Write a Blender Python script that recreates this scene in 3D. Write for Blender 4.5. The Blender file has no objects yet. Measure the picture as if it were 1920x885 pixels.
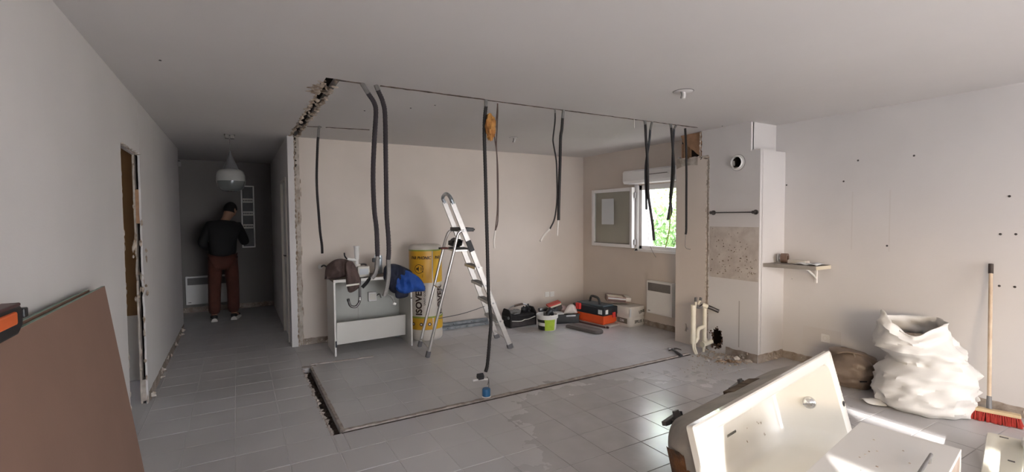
import bpy, bmesh, math, random
from mathutils import Vector, Matrix, Euler
import mathutils.noise as mnoise
R = math.radians
scene = bpy.context.scene
col = scene.collection
rng = random.Random(7)

# ------------------------------------------------------------------ camera
CAM_H = 1.5313
yaw, pitch, roll = R(30.057), R(2.278), R(-0.398)
fw = Vector((math.sin(yaw)*math.cos(pitch), math.cos(yaw)*math.cos(pitch), -math.sin(pitch)))
rt = Vector((math.cos(yaw), -math.sin(yaw), 0)); up = rt.cross(fw)
rt, up = rt*math.cos(roll)+up*math.sin(roll), -rt*math.sin(roll)+up*math.cos(roll)
cd = bpy.data.cameras.new('camera'); cam = bpy.data.objects.new('camera', cd); col.objects.link(cam)
cd.sensor_fit = 'HORIZONTAL'; cd.sensor_width = 36; cd.lens = 36*889.7/1920; cd.clip_start = 0.02
M = Matrix.Identity(4)
for i in range(3):
    M[i][0], M[i][1], M[i][2] = rt[i], up[i], -fw[i]
M[2][3] = CAM_H
cam.matrix_world = M
scene.camera = cam

# ------------------------------------------------------------------ world, sun, exposure
SUN_AZ, SUN_EL = R(45), R(17)        # direction the sunlight travels (from +X towards +Y), and its height
w = bpy.data.worlds.new('sky'); scene.world = w; w.use_nodes = True
nt = w.node_tree; nt.nodes.clear()
out = nt.nodes.new('ShaderNodeOutputWorld'); bg = nt.nodes.new('ShaderNodeBackground')
sky = nt.nodes.new('ShaderNodeTexSky'); sky.sky_type = 'NISHITA'; sky.sun_disc = False
sky.sun_elevation = R(17); sky.sun_rotation = R(90)-(SUN_AZ+R(180)); sky.dust_density = 3.0; sky.air_density = 1.2
mx = nt.nodes.new('ShaderNodeMix'); mx.data_type = 'RGBA'; mx.inputs[0].default_value = 0.8
mx.inputs[7].default_value = (4.1, 4.25, 4.75, 1)
nt.links.new(sky.outputs[0], mx.inputs[6]); nt.links.new(mx.outputs[2], bg.inputs[0])
bg.inputs[1].default_value = 1.0; nt.links.new(bg.outputs[0], out.inputs[0])
sd = bpy.data.lights.new('sun', 'SUN'); sun = bpy.data.objects.new('sun', sd); col.objects.link(sun)
sd.energy = 7.5; sd.angle = R(0.5); sd.color = (1.0, 0.98, 0.96)
sdir = Vector((math.cos(SUN_EL)*math.cos(SUN_AZ), math.cos(SUN_EL)*math.sin(SUN_AZ), -math.sin(SUN_EL)))
sun.rotation_euler = sdir.to_track_quat('-Z', 'Y').to_euler(); sun.location = (-6, -5, 6)
def portal(name, loc, rot, sx, sy):
    l = bpy.data.lights.new(name, 'AREA'); l.shape = 'RECTANGLE'; l.size = sx; l.size_y = sy
    l.cycles.is_portal = True
    o = bpy.data.objects.new(name, l); col.objects.link(o); o.location = loc; o.rotation_euler = rot
    return o
vs = scene.view_settings
scene.display_settings.display_device = 'sRGB'
vs.view_transform = 'Standard'; vs.look = 'None'; vs.gamma = 1.0; vs.use_curve_mapping = False
vs.exposure = 1.68

# ------------------------------------------------------------------ materials
def lin(c):
    return tuple((x/12.92 if x <= .04045 else ((x+.055)/1.055)**2.4) for x in c)
def srgb(h):
    h = h.lstrip('#'); return lin(tuple(int(h[i:i+2], 16)/255 for i in (0, 2, 4)))
def mat(name, c, rough=.6, metal=0., var=0., scale=8., bump=0., bscale=60., c2=None, spec=.5, trans=0., coat=0., detail=4.):
    m = bpy.data.materials.new(name); m.use_nodes = True; t = m.node_tree; b = t.nodes['Principled BSDF']
    c = srgb(c) if isinstance(c, str) else c
    b.inputs['Base Color'].default_value = (*c, 1); b.inputs['Roughness'].default_value = rough
    b.inputs['Metallic'].default_value = metal; b.inputs['Specular IOR Level'].default_value = spec
    b.inputs['Transmission Weight'].default_value = trans; b.inputs['Coat Weight'].default_value = coat
    if var or c2 or bump:
        co = t.nodes.new('ShaderNodeTexCoord')
    if var or c2:
        n = t.nodes.new('ShaderNodeTexNoise'); n.inputs['Scale'].default_value = scale; n.inputs['Detail'].default_value = detail
        t.links.new(co.outputs['Object'], n.inputs['Vector'])
        rp = t.nodes.new('ShaderNodeValToRGB'); rp.color_ramp.elements[0].position = .36; rp.color_ramp.elements[1].position = .64
        if c2: a, z = c, (srgb(c2) if isinstance(c2, str) else c2)
        else: a, z = tuple(x*(1-var) for x in c), tuple(min(1, x*(1+var)) for x in c)
        rp.color_ramp.elements[0].color = (*a, 1); rp.color_ramp.elements[1].color = (*z, 1)
        t.links.new(n.outputs['Fac'], rp.inputs[0]); t.links.new(rp.outputs[0], b.inputs['Base Color'])
    if bump:
        n2 = t.nodes.new('ShaderNodeTexNoise'); n2.inputs['Scale'].default_value = bscale; n2.inputs['Detail'].default_value = 5
        t.links.new(co.outputs['Object'], n2.inputs['Vector'])
        bp = t.nodes.new('ShaderNodeBump'); bp.inputs['Strength'].default_value = min(1, bump); bp.inputs['Distance'].default_value = .01
        t.links.new(n2.outputs['Fac'], bp.inputs['Height']); t.links.new(bp.outputs[0], b.inputs['Normal'])
    return m

# ------------------------------------------------------------------ mesh builder
class MB:
    def __init__(s): s.v = []; s.f = []
    def add(s, vs, fs):
        n = len(s.v); s.v += [Vector(p) for p in vs]; s.f += [tuple(i+n for i in f) for f in fs]; return s
    def box(s, x0, x1, y0, y1, z0, z1, m=None):
        vs = [Vector((x, y, z)) for z in (z0, z1) for y in (y0, y1) for x in (x0, x1)]
        if m is not None: vs = [m @ p for p in vs]
        return s.add(vs, [(0,2,3,1),(4,5,7,6),(0,1,5,4),(2,6,7,3),(0,4,6,2),(1,3,7,5)])
    def bar(s, a, b, wx, wy, side=None):
        """box from a to b with cross-section wx (along side) by wy"""
        a, b = Vector(a), Vector(b); d = (b-a).normalized()
        sd_ = Vector(side) if side is not None else (Vector((0,0,1)) if abs(d.z) < .9 else Vector((1,0,0)))
        x = (sd_ - d*sd_.dot(d)).normalized(); y = d.cross(x)
        vs = [p + x*wx/2*i + y*wy/2*j for p in (a, b) for j in (-1, 1) for i in (-1, 1)]
        return s.add(vs, [(0,2,3,1),(4,5,7,6),(0,1,5,4),(2,6,7,3),(0,4,6,2),(1,3,7,5)])
    def tube(s, pts, r, n=8, cap=True):
        pts = [Vector(p) for p in pts]; N = len(pts)
        rs = r if isinstance(r, (list, tuple)) else [r]*N
        t0 = (pts[1]-pts[0]).normalized()
        x = t0.orthogonal().normalized(); vs = []
        for i, p in enumerate(pts):
            t = (pts[min(i+1, N-1)]-pts[max(i-1, 0)]).normalized()
            x = (x - t*x.dot(t)).normalized(); y = t.cross(x)
            for k in range(n):
                a = 2*math.pi*k/n; vs.append(p + (x*math.cos(a)+y*math.sin(a))*rs[i])
        fs = [(i*n+k, i*n+(k+1) % n, (i+1)*n+(k+1) % n, (i+1)*n+k) for i in range(N-1) for k in range(n)]
        if cap: fs += [tuple(range(n))[::-1], tuple(range((N-1)*n, N*n))]
        return s.add(vs, fs)
    def lathe(s, prof, n=24, c=(0,0,0), axis=None, cap=True):
        q = Vector((0,0,1)).rotation_difference(Vector(axis)) if axis is not None else None
        vs = []
        for r, z in prof:
            for k in range(n):
                a = 2*math.pi*k/n; p = Vector((r*math.cos(a), r*math.sin(a), z))
                if q: p = q @ p
                vs.append(p+Vector(c))
        N = len(prof)
        fs = [(i*n+k, i*n+(k+1) % n, (i+1)*n+(k+1) % n, (i+1)*n+k) for i in range(N-1) for k in range(n)]
        if cap: fs += [tuple(range(n))[::-1], tuple(range((N-1)*n, N*n))]
        return s.add(vs, fs)
    def prism(s, poly, z0, z1, m=None):
        n = len(poly); vs = [Vector((x, y, z)) for z in (z0, z1) for x, y in poly]
        if m is not None: vs = [m @ p for p in vs]
        return s.add(vs, [tuple(range(n))[::-1], tuple(range(n, 2*n))] + [(i, (i+1) % n, n+(i+1) % n, n+i) for i in range(n)])
    def grid(s, rows, closed=False, cap=False):
        n = len(rows[0]); N = len(rows); vs = [p for r in rows for p in r]; fs = []
        for i in range(N-1):
            for k in range(n if closed else n-1):
                fs.append((i*n+k, i*n+(k+1) % n, (i+1)*n+(k+1) % n, (i+1)*n+k))
        if cap: fs += [tuple(range(n))[::-1], tuple(range((N-1)*n, N*n))]
        return s.add(vs, fs)
    def chunk(s, c, r, seed=None):
        """irregular lump"""
        g = rng if seed is None else random.Random(seed)
        vs = []; c = Vector(c)
        rr = r if isinstance(r, (tuple, list)) else (r, r, r)
        base = [(0,0,1),(.9,0,.3),(.28,.85,.3),(-.72,.53,.3),(-.72,-.53,.3),(.28,-.85,.3),(.72,.53,-.4),(-.28,.85,-.4),(-.9,0,-.4),(-.28,-.85,-.4),(.72,-.53,-.4),(0,0,-1)]
        fs = [(0,1,2),(0,2,3),(0,3,4),(0,4,5),(0,5,1),(1,6,2),(2,6,7),(2,7,3),(3,7,8),(3,8,4),(4,8,9),(4,9,5),(5,9,10),(5,10,1),(1,10,6),(11,7,6),(11,8,7),(11,9,8),(11,10,9),(11,6,10)]
        a = g.uniform(0, 6.28); ca, sa = math.cos(a), math.sin(a)
        for p in base:
            k = g.uniform(.65, 1.2); x, y, z = p[0]*rr[0]*k, p[1]*rr[1]*k, p[2]*rr[2]*k
            vs.append(c+Vector((x*ca-y*sa, x*sa+y*ca, z)))
        return s.add(vs, fs)
    def mesh(s, name, m, smooth=False):
        me = bpy.data.meshes.new(name); me.from_pydata([tuple(p) for p in s.v], [], s.f)
        bm = bmesh.new(); bm.from_mesh(me); bmesh.ops.recalc_face_normals(bm, faces=bm.faces)
        if smooth:
            for f in bm.faces: f.smooth = True
            for e in bm.edges:
                if len(e.link_faces) == 2 and e.calc_face_angle(0) > R(42): e.smooth = False
        bm.to_mesh(me); bm.free(); me.materials.append(m); return me
    def build(s, name, m, parent=None, smooth=False, bevel=0., loc=None, sub=0):
        return link(s.mesh(name, m, smooth), name, parent, bevel, loc, sub)
def link(me, name, parent=None, bevel=0., loc=None, sub=0):
    o = bpy.data.objects.new(name, me); col.objects.link(o)
    if parent is not None: o.parent = parent
    if loc is not None: o.location = loc
    if bevel:
        b = o.modifiers.new('bevel', 'BEVEL'); b.width = bevel; b.segments = 2; b.limit_method = 'ANGLE'; b.angle_limit = R(40)
    if sub:
        u = o.modifiers.new('subdivision', 'SUBSURF'); u.levels = sub; u.render_levels = sub
    return o
def tag(o, label, cat, group=None, kind=None):
    o['label'] = label
    if cat: o['category'] = cat
    if group: o['group'] = group
    if kind: o['kind'] = kind
    return o
def empty(name, loc=(0,0,0), rz=0., label=None, cat=None, group=None, rot=None):
    o = bpy.data.objects.new(name, None); col.objects.link(o); o.location = loc
    o.rotation_euler = rot if rot is not None else (0, 0, rz); o.empty_display_size = .05
    if label: tag(o, label, cat, group)
    return o
def struct(o, label, cat=None):
    o['kind'] = 'structure'; o['label'] = label
    if cat: o['category'] = cat
    return o
def smooth_pts(pts, n=6):
    """Catmull-Rom through the points"""
    P = [Vector(p) for p in pts]; P = [P[0]*2-P[1]] + P + [P[-1]*2-P[-2]]; outp = []
    for i in range(1, len(P)-2):
        for k in range(n):
            t = k/n; a, b, c, d = P[i-1], P[i], P[i+1], P[i+2]
            outp.append(.5*((2*b)+(c-a)*t+(2*a-5*b+4*c-d)*t*t+(3*b-3*c+d-a)*t**3))
    outp.append(P[-2]); return outp
def text(name, body, m, parent, size, frame, extrude=.0008, align='CENTER', bold=0., squash=1., bend=None, shear=0.):
    """flat lettering laid on a surface; frame maps x right, y up, z out"""
    cu = bpy.data.curves.new(name, 'FONT'); cu.body = body; cu.size = size; cu.extrude = extrude; cu.align_x = align
    cu.align_y = 'CENTER'; cu.offset = bold; cu.shear = shear; cu.resolution_u = 3
    tmp = bpy.data.objects.new('tmp', cu); col.objects.link(tmp)
    dg = bpy.context.evaluated_depsgraph_get(); me = bpy.data.meshes.new_from_object(tmp.evaluated_get(dg))
    bpy.data.objects.remove(tmp); bm = bmesh.new(); bm.from_mesh(me)
    for v in bm.verts: v.co.x *= squash
    if bend:
        fr2, rad = bend
        for v in bm.verts: v.co = fr2 @ v.co
        step = .02; xs = [v.co.x for v in bm.verts]; x = min(xs)+step
        while x < max(xs):
            bmesh.ops.bisect_plane(bm, geom=bm.verts[:]+bm.edges[:]+bm.faces[:], plane_co=(x, 0, 0), plane_no=(1, 0, 0)); x += step
        for v in bm.verts:
            a = v.co.x/rad; rr = rad+v.co.z+.0015
            v.co = Vector((rr*math.sin(a), -rr*math.cos(a), v.co.y))
    bmesh.ops.transform(bm, matrix=frame, verts=bm.verts); bm.to_mesh(me); bm.free()
    me.materials.clear(); me.materials.append(m)
    return link(me, name, parent)
def frame(o, x, y):
    x, y = Vector(x).normalized(), Vector(y).normalized(); z = x.cross(y); m = Matrix.Identity(4)
    for i in range(3): m[i][0], m[i][1], m[i][2], m[i][3] = x[i], y[i], z[i], o[i]
    return m
# ------------------------------------------------------------------ palette
M_WHITE = mat('white_wall_paint', '#d4d0ce', .75, var=.03, scale=1.3, bump=.06, bscale=90)
M_CEIL = mat('ceiling_paint', '#d6d2d0', .85, var=.02, scale=1.1)
M_HALLW = mat('dimmed_hall_paint', '#7f7b77', .75, var=.03, scale=1.3)  # greyer than the white walls, to put the hallway's dimness into the colour
M_BEIGE = mat('beige_wall_paint', '#d6cbc1', .75, var=.03, scale=1.5, bump=.06, bscale=90)
M_TORN = mat('torn_plaster', '#cbbdae', .95, c2='#8d7a68', scale=22, bump=.8, bscale=50)
M_PLASTER = mat('bare_plaster', '#c3bab0', .95, c2='#a3988c', scale=12, bump=.5, bscale=40)
M_CARD = mat('brown_board_paper', '#a98568', .9, var=.12, scale=14, bump=.2)
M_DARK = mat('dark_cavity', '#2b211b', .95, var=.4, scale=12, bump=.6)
M_OCHRE = mat('ochre_wall', '#96754e', .8, var=.08, scale=3)
M_PVC = mat('white_plastic', '#e6e4e1', .35, var=.02, scale=3)
M_OFF = mat('off_white_plastic', '#d9d5cb', .45, var=.03, scale=4)
M_CREAM = mat('cream_plastic_pipe', '#e2dac6', .4, var=.05, scale=12)
M_BLACK = mat('black_plastic', '#17171a', .45, var=.2, scale=20)
M_CHARCOAL = mat('charcoal_plastic', '#2b2c30', .5, var=.15, scale=20)
M_STEEL = mat('dull_steel', '#9a9a9b', .38, metal=.9, var=.08, scale=20)
M_DSTEEL = mat('dark_steel', '#5a5756', .45, metal=.8, var=.15, scale=20)
M_ALU = mat('aluminium', '#cfcdca', .33, metal=.85, var=.05, scale=20)
M_GALV = mat('galvanised_steel', '#b9bfc4', .35, metal=.85, c2='#98a0a6', scale=18)
M_CHROME = mat('chrome', '#d8d8d8', .12, metal=1.)
M_GLUE = mat('tile_glue', '#d6cec4', .95, c2='#a8978a', scale=30, bump=.7)
M_SKIRT = mat('raw_wall_base', '#a99d92', .95, c2='#8a7c70', scale=14, bump=.6)
M_GROUND = mat('outdoor_ground', '#c2bcb0', .9, var=.1, scale=.6)
m_ = bpy.data.materials
def tile_material():
    m = mat('floor_tile', '#8d8885', .3); t = m.node_tree; b = t.nodes['Principled BSDF']; N = t.nodes.new; L = t.links.new
    g = N('ShaderNodeNewGeometry'); oi = N('ShaderNodeObjectInfo')
    n1 = N('ShaderNodeTexNoise'); n1.inputs['Scale'].default_value = 1.1; n1.inputs['Detail'].default_value = 2
    n2 = N('ShaderNodeTexNoise'); n2.inputs['Scale'].default_value = 6; n2.inputs['Detail'].default_value = 3; n2.inputs['Roughness'].default_value = .5
    L(g.outputs['Position'], n1.inputs['Vector']); L(g.outputs['Position'], n2.inputs['Vector'])
    # dust lies everywhere except where the floor has been walked and swept, beside the bathtub
    d = N('ShaderNodeVectorMath'); d.operation = 'DISTANCE'; d.inputs[1].default_value = (2.75, 2.15, 0); L(g.outputs['Position'], d.inputs[0])
    a = N('ShaderNodeMath'); a.operation = 'MULTIPLY_ADD'; a.inputs[1].default_value = .9; L(n1.outputs['Fac'], a.inputs[0]); L(d.outputs['Value'], a.inputs[2])
    mr = N('ShaderNodeMapRange'); mr.inputs[1].default_value = .9; mr.inputs[2].default_value = 2.1; L(a.outputs[0], mr.inputs[0])
    base = N('ShaderNodeValToRGB'); base.color_ramp.elements[0].position = .3; base.color_ramp.elements[1].position = .7
    base.color_ramp.elements[0].color = (*srgb('#bab7b7'), 1); base.color_ramp.elements[1].color = (*srgb('#c6c3c3'), 1); L(n2.outputs['Fac'], base.inputs[0])
    dust = N('ShaderNodeValToRGB'); dust.color_ramp.elements[0].position = .35; dust.color_ramp.elements[1].position = .68
    dust.color_ramp.elements[0].color = (*srgb('#bbb8b8'), 1); dust.color_ramp.elements[1].color = (*srgb('#c7c4c4'), 1); L(n1.outputs['Fac'], dust.inputs[0])
    mx = N('ShaderNodeMix'); mx.data_type = 'RGBA'; L(mr.outputs[0], mx.inputs[0]); L(base.outputs[0], mx.inputs[6]); L(dust.outputs[0], mx.inputs[7])
    hs = N('ShaderNodeHueSaturation'); v = N('ShaderNodeMapRange'); v.inputs[3].default_value = .965; v.inputs[4].default_value = 1.035
    L(oi.outputs['Random'], v.inputs[0]); L(v.outputs[0], hs.inputs['Value']); L(mx.outputs[2], hs.inputs['Color']); L(hs.outputs[0], b.inputs['Base Color'])
    r = N('ShaderNodeMapRange'); r.inputs[3].default_value = .14; r.inputs[4].default_value = .3; L(mr.outputs[0], r.inputs[0])
    ra = N('ShaderNodeMath'); ra.operation = 'MULTIPLY_ADD'; ra.inputs[1].default_value = .14; L(n2.outputs['Fac'], ra.inputs[0])
    rb = N('ShaderNodeMath'); rb.operation = 'SUBTRACT'; rb.inputs[1].default_value = .04; L(r.outputs[0], rb.inputs[0]); L(rb.outputs[0], ra.inputs[2]); L(ra.outputs[0], b.inputs['Roughness'])
    return m
M_TILE = tile_material()
def grout_material():
    m = mat('grout', '#8a8480', .9); t = m.node_tree; b = t.nodes['Principled BSDF']; N = t.nodes.new; L = t.links.new
    g = N('ShaderNodeNewGeometry'); d = N('ShaderNodeVectorMath'); d.operation = 'DISTANCE'; d.inputs[1].default_value = (2.75, 2.15, 0); L(g.outputs['Position'], d.inputs[0])
    n1 = N('ShaderNodeTexNoise'); n1.inputs['Scale'].default_value = 1.1; L(g.outputs['Position'], n1.inputs['Vector'])
    a = N('ShaderNodeMath'); a.operation = 'MULTIPLY_ADD'; a.inputs[1].default_value = .9; L(n1.outputs['Fac'], a.inputs[0]); L(d.outputs['Value'], a.inputs[2])
    mr = N('ShaderNodeMapRange'); mr.inputs[1].default_value = .95; mr.inputs[2].default_value = 2.2; L(a.outputs[0], mr.inputs[0])
    mx = N('ShaderNodeMix'); mx.data_type = 'RGBA'; mx.inputs[6].default_value = (*srgb('#3c3936'), 1); mx.inputs[7].default_value = (*srgb('#c6c3c2'), 1)
    L(mr.outputs[0], mx.inputs[0]); L(mx.outputs[2], b.inputs['Base Color']); return m
M_GROUT = grout_material()

# ------------------------------------------------------------------ room shell
XL, XR, XC, XW, YB, YT, H = -.68, 5.06, 4.62, 4.95, 6.2, 3.52, 2.5
YR, YH = -4.2, 9.35
TR = (.535, .612, 3.49, 5.2)            # trench left by the partition between hall and kitchen
MS = (.612, 4.3, 3.486, 3.55)           # line left by the partition between living room and kitchen
s = MB().box(-2.2, 5.3, YR-.2, 9.6, -.14, -.062)
s.box(-2.2, TR[0], YR-.2, 9.6, -.062, -.002); s.box(TR[1], 5.3, TR[2], 9.6, -.062, -.002)
s.box(TR[0], 5.3, YR-.2, TR[2], -.062, -.002); s.box(TR[0], TR[1], TR[3], 9.6, -.062, -.002)
floor = struct(s.build('floor', M_GROUT), 'grey square-tiled floor covered with pale building dust', 'floor')
P = .2985; X0, Y0 = 2.04, 2.01; GAP = .003
def cut(rect, hole):
    x0, x1, y0, y1 = rect; a0, a1, b0, b1 = hole
    if a0 >= x1 or a1 <= x0 or b0 >= y1 or b1 <= y0: return [rect]
    o = []
    if a0 > x0: o.append((x0, a0, y0, y1))
    if a1 < x1: o.append((a1, x1, y0, y1))
    m0, m1 = max(x0, a0), min(x1, a1)
    if b0 > y0: o.append((m0, m1, y0, b0))
    if b1 < y1: o.append((m0, m1, b1, y1))
    return [r for r in o if r[1]-r[0] > .012 and r[3]-r[2] > .012]
rects = []
for i in range(-12, 12):
    for j in range(-22, 27):
        x0, y0 = X0+i*P, Y0+j*P; x1, y1 = x0+P, y0+P
        y0 = max(y0, YR)
        if y1 <= y0+.001 or y0 >= YH: continue
        lo = -1.99 if y0 > 7.95 else XL
        hi = .53 if y0 >= YB-.02 else (XW if y0 > 3.95 else XR)
        x0, x1 = max(x0, lo), min(x1, hi); y1 = min(y1, YH)
        if x0 < .53 < x1 and y1 > YB: y1 = max(YB, y0) if y0 < YB else y1
        if x1 > .6 and y1 > YB: y1 = YB
        if x1-x0 < .015 or y1-y0 < .015: continue
        for r in cut((x0, x1, y0, y1), TR):
            rects += cut(r, MS)
tb = MB(); e = .0022
tb.add([(0,0,-.012),(1,0,-.012),(1,1,-.012),(0,1,-.012),(0,0,-e),(1,0,-e),(1,1,-e),(0,1,-e),(.008,.008,0),(.992,.008,0),(.992,.992,0),(.008,.992,0)],
       [(0,1,5,4),(1,2,6,5),(2,3,7,6),(3,0,4,7),(4,5,9,8),(5,6,10,9),(6,7,11,10),(7,4,8,11),(8,9,10,11)])
tile_me = tb.mesh('tile', M_TILE)
Mi = cam.matrix_world.inverted()
def in_view(p):
    q = Mi @ Vector(p)
    return q.z < -.3 and abs(q.x/-q.z) < 1.09*960/889.7*1. and abs(q.y/-q.z) < 1.12*442/889.7
seen, rest = [], []
for r in rects:
    c = ((r[0]+r[1])/2, (r[2]+r[3])/2, 0)
    (seen if in_view(c) else rest).append(r)
seen.sort(key=lambda r: ((r[0]+r[1])/2)**2+((r[2]+r[3])/2)**2)
rest += seen[290:]; seen = seen[:290]
tile_rng = random.Random(3)
for r in seen:
    o = bpy.data.objects.new('tile', tile_me); col.objects.link(o); o.parent = floor
    o.location = (r[0]+GAP/2, r[2]+GAP/2, tile_rng.uniform(-.0006, .0006)); o.scale = (r[1]-r[0]-GAP, r[3]-r[2]-GAP, 1)
s = MB()
for r in rest:
    a0, a1, b0, b1 = r[0]+GAP/2, r[1]-GAP/2, r[2]+GAP/2, r[3]-GAP/2
    s.add([(a0,b0,-.012),(a1,b0,-.012),(a1,b1,-.012),(a0,b1,-.012),(a0,b0,0),(a1,b0,0),(a1,b1,0),(a0,b1,0)], [(4,5,6,7),(0,1,5,4),(1,2,6,5),(2,3,7,6),(3,0,4,7)])
o = s.build('tile_field', M_TILE, floor); o['kind'] = 'stuff'
# mortar line, trench lip and trench crumbs
def ragged(p0, p1, w0, h, jit, step=.05, both=True, seed=1):
    """ragged flat ribbon along p0-p1 (horizontal), width w0"""
    g = random.Random(seed); p0, p1 = Vector(p0), Vector(p1); d = p1-p0; n = max(2, int(d.length/step)); d.normalize(); nn = Vector((-d.y, d.x, 0))
    rows = []
    for i in range(n+1):
        c = p0+(p1-p0)*(i/n); a = w0/2+g.uniform(-jit, jit); b = w0/2+(g.uniform(-jit, jit) if both else 0); hh = h*g.uniform(.6, 1.1)
        rows.append([c+nn*a, c+nn*a*.7+Vector((0, 0, hh)), c-nn*b*.7+Vector((0, 0, hh)), c-nn*b])
    return MB().grid(rows)
M_MORTAR = mat('mortar', '#b5aaa2', .95, c2='#958a83', scale=18, bump=.6)
M_DIRT = mat('dark_rubble_dirt', '#3d332d', .95, c2='#5d5148', scale=20, bump=.8)
ragged((.60, 3.533, -.004), (4.3, 3.548, -.004), .04, .011, .006, seed=2).build('mortar_strip', M_MORTAR, floor)
ragged((.605, 3.492, -.0016), (4.3, 3.508, -.0016), .026, .001, .003, seed=21).build('open_joint', M_DIRT, floor)
ragged((.622, 3.5, -.004), (.622, 5.2, -.004), .03, .012, .004, seed=3).build('mortar_strip', M_MORTAR, floor)
ragged((.54, 5.235, -.002), (.67, 5.25, -.002), .05, .012, .012, .02, seed=5).build('mortar_strip', M_MORTAR, floor)
ragged((.63, 5.31, -.002), (1.26, 5.26, -.002), .022, .012, .005, seed=4).build('mortar_strip', M_MORTAR, floor)
s = MB().box(TR[0]-.002, TR[1]+.002, TR[2], TR[3], -.061, -.05)
for k in range(90):
    s.chunk((rng.uniform(TR[0]+.01, TR[1]-.01), rng.uniform(TR[2], TR[3]), -.048), (rng.uniform(.008, .022), rng.uniform(.008, .03), rng.uniform(.006, .018)))
o = s.build('trench_dirt', M_DIRT, floor); o['kind'] = 'stuff'
s = MB()
for k in range(60):
    y = TR[2]+(TR[3]-TR[2])*(k+.5)/60
    s.chunk((TR[0]+rng.uniform(-.008, .012), y, -.008), (rng.uniform(.008, .02), .025, .014))
o = s.build('broken_tile_edge', M_MORTAR, floor); o['kind'] = 'stuff'

# ceiling with the ragged slot over the trench
SL = (.555, .65, 3.5, YB)
s = MB().box(-2.2, SL[0], 2.9, 9.6, H, H+.12).box(XL-.1, SL[0], YR-.2, 2.9, H, H+.12).box(SL[1], 5.3, SL[2], 9.6, H, H+.12).box(SL[0], 5.3, YR-.2, SL[2], H, H+.12).box(SL[0], SL[1], SL[3], 9.6, H, H+.12)
s.box(-2.3, 5.4, 2.9, 9.7, H+.12, H+.2).box(XL-.1, 5.4, YR-.2, 2.9, H+.12, H+.2)
ceil = struct(s.build('ceiling', M_CEIL), 'white painted ceiling scarred where partitions were torn out', 'ceiling')
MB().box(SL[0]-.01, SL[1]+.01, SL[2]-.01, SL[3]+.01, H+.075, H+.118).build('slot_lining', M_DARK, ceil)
s = MB(); n = 64
for k in range(n):
    t = (k+.5)/n; y = SL[2]+.1+(SL[3]-SL[2]-.1)*t
    for x, sg in ((SL[0], 1), (SL[1], -1)):
        wd = rng.uniform(.006, .03)
        s.chunk((x+sg*wd*.3, y, H+rng.uniform(-.004, .02)), (wd, rng.uniform(.02, .04), rng.uniform(.006, .02)))
    if rng.random() < .3: s.chunk((rng.uniform(.57, .63), y, H+rng.uniform(-.01, .03)), (.012, .035, .02))
o = s.build('torn_plaster', M_TORN, ceil); o['kind'] = 'stuff'
s = MB()
for k in range(16): s.chunk((.545+rng.uniform(-.035, .015), 3.72+rng.uniform(-.12, .25), H+.002), (.02, .05, .01))
o = s.build('torn_plaster', M_TORN, ceil); o['kind'] = 'stuff'
M_LINE = mat('cut_plaster_line', '#6b5c50', .95, c2='#3a302a', scale=16, bump=.5)
def hang_line(p0, p1, w_, seed): 
    mb = ragged((p0[0], p0[1], 0), (p1[0], p1[1], 0), w_, .006, w_*.3, .04, seed=seed)
    mb.v = [Vector((p.x, p.y, H-p.z)) for p in mb.v]; return mb.build('cut_line', M_LINE, ceil)
hang_line((.62, YT), (.80, YT), .017, 11); hang_line((.93, YT), (1.8, YT), .02, 12); hang_line((1.8, YT+.01), (4.4, YT), .012, 13)
hang_line((.66, 5.42), (.80, 5.39), .015, 14); hang_line((.84, 5.39), (1.28, 5.31), .012, 15)
s = MB()
for x, y in ((1.35, 4.1), (1.5, 3.9), (1.25, 4.5), (1.02, 4.4), (4.56, 3.33), (-.38, 3.6)): s.lathe([(.008, 0), (.006, .004)], 8, (x, y, H-.004))
o = s.build('ceiling_plug', M_DSTEEL, ceil); o['kind'] = 'stuff'

# left wall: window beside the camera, torn doorway farther on
s = MB().box(XL-.1, XL, YR, -3.85, 0, H).box(XL-.1, XL, -3.85, -1.05, 2.13, H).box(XL-.1, XL, -3.85, -1.05, 0, 1.0).box(XL-.1, XL, -1.05, 1.0, 0, H).box(XL-.05, XL, 1.0, 4.18, 0, H).box(XL-.05, XL, 4.18, 4.9, 2.06, H)
s.box(XL-.05, XL, 5.06, 7.95, 0, H)
wall_left = struct(s.build('wall_left', M_WHITE), 'long white wall on the left with a torn doorway', 'wall')
def torn_board(x, seed, nm='plasterboard_layer'):
    g = random.Random(seed); ys = []; n = 46; rows = []
    for i in range(n+1):
        z = 2.06*i/n; y = 4.905+g.uniform(-.006, .012)
        if .9 < z < 1.25: y += g.uniform(-.03, .06)
        rows.append((y, z))
    m = MB()
    for i in range(n):
        (ya, za), (yb, zb) = rows[i], rows[i+1]
        m.add([(x, ya, za), (x+.013, ya, za), (x+.013, 5.06, za), (x, 5.06, za), (x, yb, zb), (x+.013, yb, zb), (x+.013, 5.06, zb), (x, 5.06, zb)],
              [(0,1,5,4), (1,2,6,5), (3,0,4,7)])
    m.box(x, x+.013, 4.91, 5.06, 2.06, H)
    return m
torn_board(XL-.013, 1).build('plasterboard_layer', M_WHITE, wall_left)
torn_board(XL-.05, 2).build('plasterboard_layer', M_PLASTER, wall_left)
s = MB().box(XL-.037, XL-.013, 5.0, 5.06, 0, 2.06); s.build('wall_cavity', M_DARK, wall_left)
MB().box(XL-.0365, XL-.0135, 4.915, 5.0, 1.5, 1.78).build('wood_block', M_CARD, wall_left)
MB().box(XL-.0365, XL-.0135, 4.915, 5.0, .02, .2).build('wood_block', M_PLASTER, wall_left)
s = MB()
for k in range(34):
    z = rng.uniform(.85, 1.3) if k % 2 else rng.uniform(0, 2.05)
    s.chunk((rng.choice([XL-.006, XL-.044])+rng.uniform(-.006, .012)*(2.5 if .85 < z < 1.3 else 1), 4.9+rng.uniform(-.03, .02), z), (.007, .012, rng.uniform(.015, .05)))
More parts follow.
